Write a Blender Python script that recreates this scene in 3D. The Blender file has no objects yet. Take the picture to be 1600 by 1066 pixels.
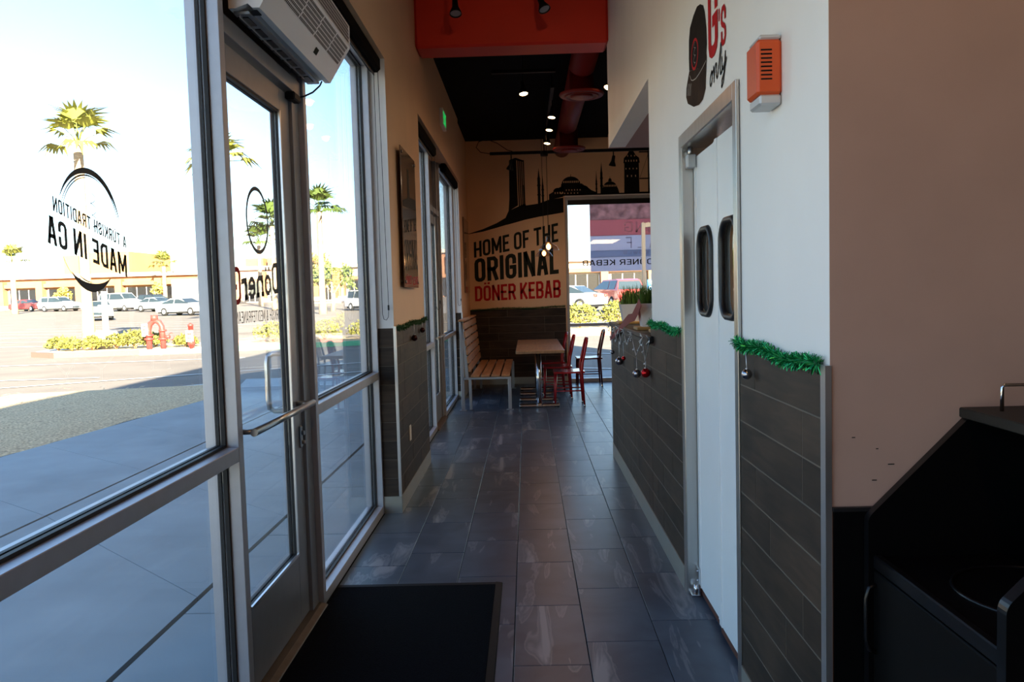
import bpy, bmesh, math, random
from mathutils import Vector, Matrix
random.seed(7)
S = bpy.context.scene
COL = S.collection
PI = math.pi

# ------------------------------------------------------------------ camera, sky, sun, exposure
cd = bpy.data.cameras.new('camera'); cam = bpy.data.objects.new('camera', cd); COL.objects.link(cam)
cd.sensor_width = 36.0; cd.lens = 1254.0 / 1600.0 * 36.0; cd.clip_end = 800; cd.clip_start = 0.05
_p, _y, _r = math.radians(3.417), math.radians(-1.1297), math.radians(-1.5603)
_F = Vector((math.sin(_y) * math.cos(_p), math.cos(_y) * math.cos(_p), -math.sin(_p)))
_R = Vector((math.cos(_y), -math.sin(_y), 0)); _U = _R.cross(_F)
_R, _U = _R * math.cos(_r) + _U * math.sin(_r), _U * math.cos(_r) - _R * math.sin(_r)
M = Matrix.Identity(4)
for i in range(3):
    M[i][0], M[i][1], M[i][2] = _R[i], _U[i], -_F[i]
M[2][3] = 1.4777
cam.matrix_world = M
S.camera = cam

SUN_EL = math.radians(20.0)
SUN_TO = Vector((0.40, -0.917, 0)).normalized()          # horizontal direction towards the sun
world = bpy.data.worlds.new('sky'); S.world = world; world.use_nodes = True
wn = world.node_tree; wn.nodes.clear()
wo = wn.nodes.new('ShaderNodeOutputWorld'); wb = wn.nodes.new('ShaderNodeBackground')
sky = wn.nodes.new('ShaderNodeTexSky'); sky.sky_type = 'NISHITA'; sky.sun_disc = False
sky.sun_elevation = SUN_EL; sky.sun_rotation = math.atan2(SUN_TO.x, SUN_TO.y)
sky.air_density = 1.0; sky.dust_density = 0.35; sky.ozone_density = 2.8
wb.inputs['Strength'].default_value = 0.44
wn.links.new(sky.outputs[0], wb.inputs[0]); wn.links.new(wb.outputs[0], wo.inputs[0])
sd = bpy.data.lights.new('sun', 'SUN'); sun = bpy.data.objects.new('sun', sd); COL.objects.link(sun)
sd.energy = 38.0; sd.angle = math.radians(0.6); sd.color = (1.0, 0.86, 0.66)
_dir = Vector((SUN_TO.x * math.cos(SUN_EL), SUN_TO.y * math.cos(SUN_EL), math.sin(SUN_EL)))
sun.rotation_euler = _dir.to_track_quat('Z', 'Y').to_euler()
sun.location = (20, -40, 30)
S.view_settings.view_transform = 'Standard'; S.view_settings.look = 'None'
S.view_settings.exposure = 0.25; S.view_settings.gamma = 1.0; S.view_settings.use_curve_mapping = False
S.cycles.max_bounces = 10; S.cycles.diffuse_bounces = 5; S.cycles.glossy_bounces = 4
S.cycles.transparent_max_bounces = 16; S.cycles.sample_clamp_indirect = 6.0; S.cycles.caustics_reflective = False

# ------------------------------------------------------------------ helpers
class MB:
    """collects shapes; build() links them as one mesh object"""
    def __init__(s): s.v = []; s.f = []; s.sm = []
    def add(s, vs, fs, smooth=False):
        o = len(s.v); s.v += [tuple(v) for v in vs]
        s.f += [tuple(o + i for i in f) for f in fs]; s.sm += [smooth] * len(fs); return s
    def box(s, x0, x1, y0, y1, z0, z1):
        v = [(x0,y0,z0),(x1,y0,z0),(x1,y1,z0),(x0,y1,z0),(x0,y0,z1),(x1,y0,z1),(x1,y1,z1),(x0,y1,z1)]
        return s.add(v, [(0,3,2,1),(4,5,6,7),(0,1,5,4),(1,2,6,5),(2,3,7,6),(3,0,4,7)])
    def bbox(s, x0, x1, y0, y1, z0, z1, b=0.004):
        """box with chamfered edges"""
        b = min(b, (x1-x0)*.45, (y1-y0)*.45, (z1-z0)*.45)
        bm = bmesh.new(); bmesh.ops.create_cube(bm, size=1)
        for v in bm.verts:
            v.co = Vector(((x0+x1)/2+v.co.x*(x1-x0), (y0+y1)/2+v.co.y*(y1-y0), (z0+z1)/2+v.co.z*(z1-z0)))
        bmesh.ops.bevel(bm, geom=bm.edges[:], offset=b, segments=1, affect='EDGES')
        bm.verts.index_update()
        s.add([v.co[:] for v in bm.verts], [[v.index for v in f.verts] for f in bm.faces]); bm.free(); return s
    def prism(s, pts, a, b, axis='y'):
        """polygon (2d) extruded from a to b along the axis; 2d = remaining axes in order"""
        def P(p, t): return {'x': (t, p[0], p[1]), 'y': (p[0], t, p[1]), 'z': (p[0], p[1], t)}[axis]
        n = len(pts)
        return s.add([P(p, a) for p in pts] + [P(p, b) for p in pts],
                     [tuple(range(n)), tuple(range(2*n-1, n-1, -1))] + [(i, i+n, (i+1) % n+n, (i+1) % n) for i in range(n)])
    def tube(s, pts, r, n=8, closed=False, caps=True):
        pts = [Vector(p) for p in pts]; m = len(pts)
        rr = r if isinstance(r, (list, tuple)) else [r]*m
        rings = []; nrm = None
        for i, p in enumerate(pts):
            if closed: t = pts[(i+1) % m]-pts[i-1]
            else: t = pts[min(i+1, m-1)]-pts[max(i-1, 0)]
            t = t.normalized() if t.length > 1e-9 else Vector((0,0,1))
            if nrm is None:
                nrm = t.orthogonal().normalized()
            else:
                nrm = (nrm-t*nrm.dot(t)); nrm = nrm.normalized() if nrm.length > 1e-6 else t.orthogonal().normalized()
            bn = t.cross(nrm)
            rings.append([p+(nrm*math.cos(2*PI*k/n)+bn*math.sin(2*PI*k/n))*rr[i] for k in range(n)])
        vs = [v for g in rings for v in g]; fs = []
        for i in range(m if closed else m-1):
            j = (i+1) % m
            fs += [(i*n+k, i*n+(k+1) % n, j*n+(k+1) % n, j*n+k) for k in range(n)]
        s.add(vs, fs, True)
        if caps and not closed:
            o = len(s.v)-len(vs)
            s.f += [tuple(o+k for k in range(n-1, -1, -1)), tuple(o+(m-1)*n+k for k in range(n))]; s.sm += [False, False]
        return s
    def lathe(s, prof, c=(0,0,0), n=20, axis='z', caps=True):
        """profile (r, h) turned about an axis through c"""
        def P(r, h, a):
            x, y = r*math.cos(a), r*math.sin(a)
            q = {'z': (x, y, h), 'x': (h, x, y), 'y': (x, h, y)}[axis]
            return (c[0]+q[0], c[1]+q[1], c[2]+q[2])
        m = len(prof)
        vs = [P(r, h, 2*PI*k/n) for r, h in prof for k in range(n)]
        fs = [(i*n+k, i*n+(k+1) % n, (i+1)*n+(k+1) % n, (i+1)*n+k) for i in range(m-1) for k in range(n)]
        o = len(s.v); s.add(vs, fs, True)
        if caps:
            s.f += [tuple(o+k for k in range(n-1, -1, -1)), tuple(o+(m-1)*n+k for k in range(n))]; s.sm += [False, False]
        return s
    def sphere(s, c, r, n=16, m=10, sz=1.0):
        prof = [(r*math.sin(PI*i/m) if 0 < i < m else 1e-4, -r*math.cos(PI*i/m)*sz) for i in range(m+1)]
        return s.lathe(prof, c, n, caps=False)
    def quad(s, a, b, c, d): return s.add([a, b, c, d], [(0,1,2,3)])
    def xf(s, M):
        s.v = [tuple(M @ Vector(v)) for v in s.v]; return s
    def mesh(s, name, mat):
        me = bpy.data.meshes.new(name); me.from_pydata(s.v, [], s.f)
        me.polygons.foreach_set('use_smooth', s.sm)
        me.materials.append(mat); me.update(); return me
    def build(s, name, mat, parent=None, local=False):
        """vertices are world coordinates unless local; parent = thing (Empty/mesh)"""
        if parent is not None and not local:
            o = wloc(parent)
            s.v = [(v[0]-o.x, v[1]-o.y, v[2]-o.z) for v in s.v]
        loc = (0,0,0)
        if parent is None:
            xs, ys, zs = zip(*s.v)
            loc = ((min(xs)+max(xs))/2, (min(ys)+max(ys))/2, min(zs))
            s.v = [(v[0]-loc[0], v[1]-loc[1], v[2]-loc[2]) for v in s.v]
        ob = bpy.data.objects.new(name, s.mesh(name, mat)); COL.objects.link(ob)
        ob.location = loc
        if parent is not None: ob.parent = parent
        return ob

def wloc(o):
    v = Vector(o.location)
    while o.parent is not None:
        o = o.parent; v = v + Vector(o.location)
    return v
def tag(o, label=None, cat=None, group=None, kind=None):
    if label: o['label'] = label
    if cat: o['category'] = cat
    if group: o['group'] = group
    if kind: o['kind'] = kind
    return o
def thing(name, loc, label, cat, group=None, kind=None, rz=0):
    o = bpy.data.objects.new(name, None); COL.objects.link(o); o.location = loc; o.rotation_euler = (0,0,rz)
    o.empty_display_size = 0.1
    return tag(o, label, cat, group, kind)
def copyobj(src, parent, loc=None, rot=None):
    c = src.copy(); COL.objects.link(c); c.parent = parent
    if loc is not None: c.location = loc
    if rot is not None: c.rotation_euler = rot
    return c
def copytree(o, parent=None):
    c = o.copy(); COL.objects.link(c); c.parent = parent
    for ch in list(o.children): copytree(ch, c)
    return c

# ------------------------------------------------------------------ materials
def mat(name, col, rough=0.5, metal=0.0, var=0.0, scale=8.0, bump=0.0, stretch=(1,1,1), detail=4.0, spec=0.5, coat=0.0, emit=None, estr=0.0):
    m = bpy.data.materials.new(name); m.use_nodes = True
    nt = m.node_tree; b = nt.nodes['Principled BSDF']
    b.inputs['Base Color'].default_value = (*col, 1); b.inputs['Roughness'].default_value = rough
    b.inputs['Metallic'].default_value = metal; b.inputs['Specular IOR Level'].default_value = spec
    if coat: b.inputs['Coat Weight'].default_value = coat
    if emit: b.inputs['Emission Color'].default_value = (*emit, 1); b.inputs['Emission Strength'].default_value = estr
    if var or bump:
        tc = nt.nodes.new('ShaderNodeTexCoord'); mp = nt.nodes.new('ShaderNodeMapping')
        mp.inputs['Scale'].default_value = stretch
        nz = nt.nodes.new('ShaderNodeTexNoise'); nz.inputs['Scale'].default_value = scale; nz.inputs['Detail'].default_value = detail
        nt.links.new(tc.outputs['Object'], mp.inputs[0]); nt.links.new(mp.outputs[0], nz.inputs['Vector'])
        if var:
            cr = nt.nodes.new('ShaderNodeValToRGB'); e = cr.color_ramp.elements
            e[0].position = 0.3; e[1].position = 0.72
            e[0].color = (*[max(0, c*(1-var)) for c in col], 1); e[1].color = (*[min(1, c*(1+var)) for c in col], 1)
            nt.links.new(nz.outputs['Fac'], cr.inputs[0]); nt.links.new(cr.outputs[0], b.inputs['Base Color'])
        if bump:
            bp = nt.nodes.new('ShaderNodeBump'); bp.inputs['Strength'].default_value = bump; bp.inputs['Distance'].default_value = 0.01
            nt.links.new(nz.outputs['Fac'], bp.inputs['Height']); nt.links.new(bp.outputs[0], b.inputs['Normal'])
    return m

def glass_mat(name, tint=(0.975,0.99,0.985), ior=1.5, rough=0.0):
    """thin window pane: clear transmission plus fresnel mirror reflection"""
    m = bpy.data.materials.new(name); m.use_nodes = True; nt = m.node_tree; nt.nodes.clear()
    o = nt.nodes.new('ShaderNodeOutputMaterial'); mx = nt.nodes.new('ShaderNodeMixShader')
    t = nt.nodes.new('ShaderNodeBsdfTransparent'); t.inputs[0].default_value = (*tint, 1)
    g = nt.nodes.new('ShaderNodeBsdfGlossy'); g.inputs['Roughness'].default_value = rough
    # Schlick reflectance, the same on both faces of the pane
    ge = nt.nodes.new('ShaderNodeNewGeometry'); dp_ = nt.nodes.new('ShaderNodeVectorMath'); dp_.operation = 'DOT_PRODUCT'
    nt.links.new(ge.outputs['Normal'], dp_.inputs[0]); nt.links.new(ge.outputs['Incoming'], dp_.inputs[1])
    def mth(op, a, b=None):
        n = nt.nodes.new('ShaderNodeMath'); n.operation = op
        for i, v in enumerate((a, b)):
            if v is None: continue
            if isinstance(v, (int, float)): n.inputs[i].default_value = v
            else: nt.links.new(v, n.inputs[i])
        return n.outputs[0]
    f0 = ((ior-1)/(ior+1))**2
    pw = mth('POWER', mth('SUBTRACT', 1.0, mth('ABSOLUTE', dp_.outputs['Value'])), 5.0)
    rf = mth('ADD', mth('MULTIPLY', pw, 1-f0), f0)
    nt.links.new(rf, mx.inputs[0]); nt.links.new(t.outputs[0], mx.inputs[1]); nt.links.new(g.outputs[0], mx.inputs[2])
    nt.links.new(mx.outputs[0], o.inputs[0]); return m

def tile_mat():
    m = bpy.data.materials.new('slate_tile'); m.use_nodes = True; nt = m.node_tree; b = nt.nodes['Principled BSDF']
    L = nt.links.new; N = nt.nodes.new
    tc = N('ShaderNodeTexCoord'); oi = N('ShaderNodeObjectInfo')
    mul = N('ShaderNodeVectorMath'); mul.operation = 'MULTIPLY_ADD'
    cmb = N('ShaderNodeCombineXYZ')
    for k in range(3): L(oi.outputs['Random'], cmb.inputs[k])
    mul.inputs[1].default_value = (37.0, 91.0, 53.0); L(cmb.outputs[0], mul.inputs[0]); L(tc.outputs['Object'], mul.inputs[2])
    nz = N('ShaderNodeTexNoise'); nz.inputs['Scale'].default_value = 4.0; nz.inputs['Detail'].default_value = 6; nz.inputs['Distortion'].default_value = 0.6
    L(mul.outputs[0], nz.inputs['Vector'])
    rot = N('ShaderNodeMapping'); rot.inputs['Rotation'].default_value = (0,0,math.radians(-35)); rot.inputs['Scale'].default_value = (3.2, 0.5, 1)
    L(mul.outputs[0], rot.inputs[0])
    vn = N('ShaderNodeTexNoise'); vn.inputs['Scale'].default_value = 2.6; vn.inputs['Detail'].default_value = 5; vn.inputs['Distortion'].default_value = 0.55
    L(rot.outputs[0], vn.inputs['Vector'])
    cr = N('ShaderNodeValToRGB'); e = cr.color_ramp.elements
    e[0].position = 0.3; e[0].color = (0.036,0.052,0.076,1); e[1].position = 0.75; e[1].color = (0.080,0.106,0.142,1)
    L(nz.outputs['Fac'], cr.inputs[0])
    vr = N('ShaderNodeValToRGB'); q = vr.color_ramp.elements
    q[0].position = 0.585; q[0].color = (0,0,0,1); q[1].position = 0.70; q[1].color = (1,1,1,1)
    k2 = q.new(0.605); k2.color = (0.55,0.55,0.55,1); k3 = q.new(0.64); k3.color = (0.15,0.15,0.15,1)
    L(vn.outputs['Fac'], vr.inputs[0])
    mx = N('ShaderNodeMix'); mx.data_type = 'RGBA'; mx.inputs['B'].default_value = (0.27,0.28,0.30,1)
    fm = N('ShaderNodeMath'); fm.operation = 'MULTIPLY'; fm.inputs[1].default_value = 0.75
    L(vr.outputs[0], fm.inputs[0]); L(fm.outputs[0], mx.inputs['Factor']); L(cr.outputs[0], mx.inputs['A'])
    L(mx.outputs['Result'], b.inputs['Base Color'])
    b.inputs['Roughness'].default_value = 0.34; b.inputs['Specular IOR Level'].default_value = 0.29
    bp = N('ShaderNodeBump'); bp.inputs['Strength'].default_value = 0.12; bp.inputs['Distance'].default_value = 0.004
    L(nz.outputs['Fac'], bp.inputs['Height']); L(bp.outputs[0], b.inputs['Normal'])
    return m

def plank_mat():
    m = bpy.data.materials.new('dark_wood_plank'); m.use_nodes = True; nt = m.node_tree; b = nt.nodes['Principled BSDF']
    L = nt.links.new; N = nt.nodes.new
    tc = N('ShaderNodeTexCoord'); oi = N('ShaderNodeObjectInfo'); cmb = N('ShaderNodeCombineXYZ')
    for k in range(3): L(oi.outputs['Random'], cmb.inputs[k])
    mul = N('ShaderNodeVectorMath'); mul.operation = 'MULTIPLY_ADD'; mul.inputs[1].default_value = (17.0, 23.0, 31.0)
    L(cmb.outputs[0], mul.inputs[0]); L(tc.outputs['Object'], mul.inputs[2])
    mp = N('ShaderNodeMapping'); mp.inputs['Scale'].default_value = (1.6, 1.6, 11.0); L(mul.outputs[0], mp.inputs[0])
    nz = N('ShaderNodeTexNoise'); nz.inputs['Scale'].default_value = 2.2; nz.inputs['Detail'].default_value = 7; nz.inputs['Distortion'].default_value = 0.8
    L(mp.outputs[0], nz.inputs['Vector'])
    bl = N('ShaderNodeTexNoise'); bl.inputs['Scale'].default_value = 3.5; bl.inputs['Detail'].default_value = 2; L(mul.outputs[0], bl.inputs['Vector'])
    cr = N('ShaderNodeValToRGB'); e = cr.color_ramp.elements
    e[0].position = 0.3; e[0].color = (0.013,0.0105,0.009,1); e[1].position = 0.75; e[1].color = (0.066,0.043,0.029,1)
    add = N('ShaderNodeMath'); add.operation = 'MULTIPLY_ADD'; add.inputs[1].default_value = 0.45
    sc = N('ShaderNodeMath'); sc.operation = 'MULTIPLY'; sc.inputs[1].default_value = 0.6
    L(bl.outputs['Fac'], add.inputs[0]); L(nz.outputs['Fac'], sc.inputs[0]); L(sc.outputs[0], add.inputs[2])
    L(add.outputs[0], cr.inputs[0])
    hs = N('ShaderNodeHueSaturation'); mr = N('ShaderNodeMapRange')
    mr.inputs['To Min'].default_value = 0.75; mr.inputs['To Max'].default_value = 1.3
    L(oi.outputs['Random'], mr.inputs['Value']); L(mr.outputs[0], hs.inputs['Value']); L(cr.outputs[0], hs.inputs['Color'])
    L(hs.outputs[0], b.inputs['Base Color']); b.inputs['Roughness'].default_value = 0.6; b.inputs['Specular IOR Level'].default_value = 0.22
    return m

W = {}
W['tile'] = tile_mat(); W['plank'] = plank_mat()
W['grout'] = mat('grout', (0.010,0.010,0.011), 0.95, spec=0.1)
W['plank_joint'] = mat('plank_joint', (0.13,0.105,0.08), 0.8)
W['white_paint'] = mat('white_paint', (0.87,0.87,0.86), 0.55, var=0.02, scale=3, bump=0.03)
W['beige_paint'] = mat('beige_paint', (0.74,0.48,0.29), 0.55, var=0.03, scale=3, bump=0.03)
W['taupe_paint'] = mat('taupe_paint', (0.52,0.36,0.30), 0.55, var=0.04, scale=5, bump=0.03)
W['reveal'] = mat('reveal_paint', (0.78,0.77,0.76), 0.5)
W['ceil_black'] = mat('black_ceiling', (0.0025,0.0025,0.003), 0.95, spec=0.1, var=0.2, scale=3)
W['near_ceiling'] = mat('dark_ceiling', (0.06,0.05,0.045), 0.85)
W['red_paint'] = mat('red_beam', (0.62,0.022,0.006), 0.55, var=0.08, scale=2)
W['red_duct'] = mat('red_duct', (0.17,0.009,0.006), 0.5, spec=0.25)
W['soffit'] = mat('soffit_red', (0.30,0.14,0.12), 0.6)
W['alu'] = mat('anodised_aluminium', (0.45,0.46,0.50), 0.42, 0.45, var=0.04, scale=20)
W['alu_door'] = mat('door_aluminium', (0.29,0.30,0.32), 0.42, 0.55, var=0.04, scale=20)
W['gasket'] = mat('black_gasket', (0.006,0.006,0.007), 0.6)
W['glass'] = glass_mat('window_glass')
W['tglass'] = mat('bronze_panel', (0.10,0.075,0.06), 0.35)
W['steel'] = mat('brushed_steel', (0.55,0.54,0.52), 0.30, 1.0, var=0.06, scale=30, stretch=(1,1,0.05))
W['chrome'] = mat('chrome', (0.75,0.75,0.76), 0.10, 1.0)
W['base_metal'] = mat('baseboard_metal', (0.40,0.39,0.34), 0.38, 0.6, var=0.05, scale=6)
W['trim_metal'] = mat('trim_metal', (0.62,0.62,0.63), 0.3, 0.9)
W['door_white'] = mat('door_white', (0.86,0.88,0.89), 0.38, var=0.02, scale=4)
W['rubber'] = mat('black_rubber', (0.012,0.012,0.014), 0.40)
W['mat'] = mat('mat_pile', (0.0025,0.003,0.005), 0.98, var=0.5, scale=160, bump=0.5, spec=0.05)
W['mat_edge'] = mat('mat_edge', (0.004,0.004,0.005), 0.6, spec=0.15)
W['thresh'] = mat('threshold_bronze', (0.10,0.075,0.055), 0.55, 0.4, var=0.2, scale=12)
W['lam'] = mat('black_laminate', (0.0022,0.0022,0.0026), 0.5, spec=0.10)
W['lam_edge'] = mat('black_edge', (0.004,0.004,0.005), 0.28, spec=0.35)
W['black'] = mat('black_paint', (0.004,0.004,0.004), 0.55, spec=0.2)
W['blind_black'] = mat('blind_black', (0.003,0.003,0.003), 0.9, spec=0.05)
W['ink'] = mat('black_ink', (0.007,0.007,0.007), 0.7, spec=0.15)
W['ink_dark'] = mat('charcoal_ink', (0.014,0.018,0.014), 0.7, spec=0.15)
W['red_ink'] = mat('red_ink', (0.45,0.006,0.010), 0.65, spec=0.15)
W['decal_ink'] = mat('decal_ink', (0.012,0.014,0.016), 0.5)
W['white_metal'] = mat('white_metal', (0.86,0.85,0.83), 0.38)
W['grey_metal'] = mat('grey_metal', (0.30,0.31,0.33), 0.4, 0.5)
W['dark_metal'] = mat('dark_metal', (0.02,0.02,0.022), 0.45, 0.4)
W['orange'] = mat('orange_plastic', (0.62,0.082,0.009), 0.40)
W['silver_pl'] = mat('silver_plastic', (0.55,0.56,0.57), 0.4, 0.3)
W['bench_wood'] = mat('bench_wood', (0.42,0.20,0.085), 0.42, var=0.22, scale=5, stretch=(6,0.7,6))
W['bench_metal'] = mat('bench_metal', (0.36,0.38,0.41), 0.42, 0.6)
W['table_wood'] = mat('table_wood', (0.30,0.17,0.085), 0.40, var=0.25, scale=5, stretch=(7,0.8,6))
W['chair_red'] = mat('chair_red', (0.36,0.008,0.012), 0.26, 0.25, coat=0.3)
W['chair_dark'] = mat('chair_dark', (0.10,0.010,0.012), 0.28, 0.3)
W['tinsel'] = mat('green_tinsel', (0.015,0.32,0.10), 0.25, 0.7)
W['tinsel_core'] = mat('tinsel_core', (0.01,0.12,0.04), 0.6)
W['tinsel_dark'] = mat('dark_green_garland', (0.008,0.075,0.022), 0.5, 0.2)
W['ball_silver'] = mat('silver_ball', (0.42,0.40,0.43), 0.16, 1.0)
W['ball_red'] = mat('red_ball', (0.55,0.012,0.016), 0.14, 0.8)
W['ball_dark'] = mat('dark_ball', (0.05,0.008,0.008), 0.2, 0.6)
W['string'] = mat('silver_string', (0.70,0.72,0.75), 0.3, 0.8)
W['pot'] = mat('white_pot', (0.72,0.74,0.77), 0.3)
W['tray'] = mat('wood_tray', (0.36,0.20,0.06), 0.5, var=0.15, scale=12)
W['grass'] = mat('pot_grass', (0.07,0.15,0.018), 0.55, var=0.4, scale=18)
W['succulent'] = mat('succulent', (0.10,0.21,0.19), 0.5, var=0.3, scale=16)
W['soil'] = mat('soil', (0.03,0.02,0.012), 0.95)
W['ribbon'] = mat('red_ribbon', (0.20,0.004,0.007), 0.6, spec=0.2)
W['ledge'] = mat('ledge_stone', (0.012,0.012,0.013), 0.5, var=0.2, scale=30, spec=0.2)
W['cream'] = mat('cream_plate', (0.65,0.60,0.52), 0.4)
W['exit'] = mat('exit_green', (0.02,0.3,0.06), 0.4, emit=(0.02,0.75,0.15), estr=0.55)
W['bulb'] = mat('lamp_glow', (1,0.85,0.6), 0.4, emit=(1.0,0.62,0.30), estr=14)
W['filament'] = mat('filament_glow', (1,0.7,0.4), 0.4, emit=(1.0,0.45,0.14), estr=9)
W['lamp_off'] = mat('lamp_lens', (0.30,0.30,0.34), 0.2)
W['shade_glass'] = glass_mat('shade_glass', (0.86,0.80,0.74), 2.2)
W['acrylic'] = mat('acrylic_print', (0.20,0.135,0.095), 0.10, spec=0.6)
# outdoors
W['concrete'] = mat('sidewalk_concrete', (0.31,0.355,0.375), 0.85, var=0.13, scale=1.6, bump=0.15, detail=8)
W['joint'] = mat('sidewalk_joint', (0.09,0.09,0.09), 0.9)
W['mulch'] = mat('mulch', (0.72,0.48,0.27), 0.95, var=0.55, scale=34, bump=0.6, detail=10)
W['asphalt'] = mat('asphalt', (0.19,0.165,0.14), 0.9, var=0.15, scale=0.7, detail=8)
W['line'] = mat('lane_paint', (0.75,0.75,0.72), 0.7)
W['kerb'] = mat('concrete_kerb', (0.55,0.53,0.50), 0.8)
W['kerb_red'] = mat('red_kerb', (0.50,0.10,0.08), 0.7)
W['kerb_green'] = mat('green_kerb', (0.10,0.42,0.24), 0.7)
W['hydrant'] = mat('hydrant_red', (0.60,0.05,0.04), 0.45)
W['sign_white'] = mat('sign_white', (0.8,0.8,0.78), 0.5)
W['sign_blue'] = mat('sign_blue', (0.02,0.22,0.55), 0.5)
W['stucco'] = mat('stucco_cream', (0.52,0.45,0.36), 0.9, var=0.06, scale=0.6)
W['stucco_or'] = mat('stucco_orange', (0.42,0.22,0.09), 0.9, var=0.06, scale=0.6)
W['stucco_tan'] = mat('stucco_tan', (0.34,0.16,0.08), 0.9, var=0.08, scale=0.6)
W['shop_glass'] = mat('shop_glass', (0.012,0.012,0.014), 0.12)
W['trunk'] = mat('palm_trunk', (0.46,0.32,0.19), 0.9, var=0.3, scale=6, stretch=(1,1,4), bump=0.6)
W['frond'] = mat('palm_frond', (0.07,0.11,0.02), 0.6, var=0.35, scale=2)
W['frond_y'] = mat('palm_frond_yellow', (0.22,0.23,0.035), 0.6, var=0.35, scale=2)
W['shrub'] = mat('shrub_leaf', (0.17,0.17,0.03), 0.7, var=0.45, scale=3)
W['tree_leaf'] = mat('tree_leaf', (0.16,0.21,0.05), 0.7, var=0.4, scale=1)
W['tree_yellow'] = mat('tree_leaf_yellow', (0.40,0.34,0.06), 0.7, var=0.4, scale=1)
W['car_glass'] = mat('car_glass', (0.03,0.045,0.055), 0.08)
W['tyre'] = mat('tyre', (0.012,0.012,0.012), 0.8)
W['banner_red'] = mat('banner_red', (0.78,0.40,0.42), 0.6)
W['banner_white'] = mat('banner_white', (0.80,0.76,0.84), 0.6)
W['banner_blue'] = mat('banner_blue', (0.52,0.54,0.66), 0.6)
W['banner_pink'] = mat('banner_leafy', (0.62,0.42,0.42), 0.6, var=0.3, scale=9)
W['banner_letter'] = mat('banner_letter', (0.95,0.93,0.95), 0.6)
W['banner_grey'] = mat('banner_grey', (0.55,0.50,0.55), 0.6)
W['ext_wall'] = mat('exterior_stucco', (0.45,0.38,0.30), 0.9)

for _k in ('banner_red','banner_white','banner_blue','banner_pink','banner_letter','banner_grey'):
    _m = W[_k].node_tree; _b = _m.nodes['Principled BSDF']; _o = _m.nodes['Material Output']
    _t = _m.nodes.new('ShaderNodeBsdfTranslucent'); _x = _m.nodes.new('ShaderNodeMixShader'); _x.inputs[0].default_value = 0.75
    if _b.inputs['Base Color'].is_linked: _m.links.new(_b.inputs['Base Color'].links[0].from_socket, _t.inputs[0])
    else: _t.inputs[0].default_value = _b.inputs['Base Color'].default_value
    _m.links.new(_b.outputs[0], _x.inputs[1]); _m.links.new(_t.outputs[0], _x.inputs[2]); _m.links.new(_x.outputs[0], _o.inputs[0])

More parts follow.
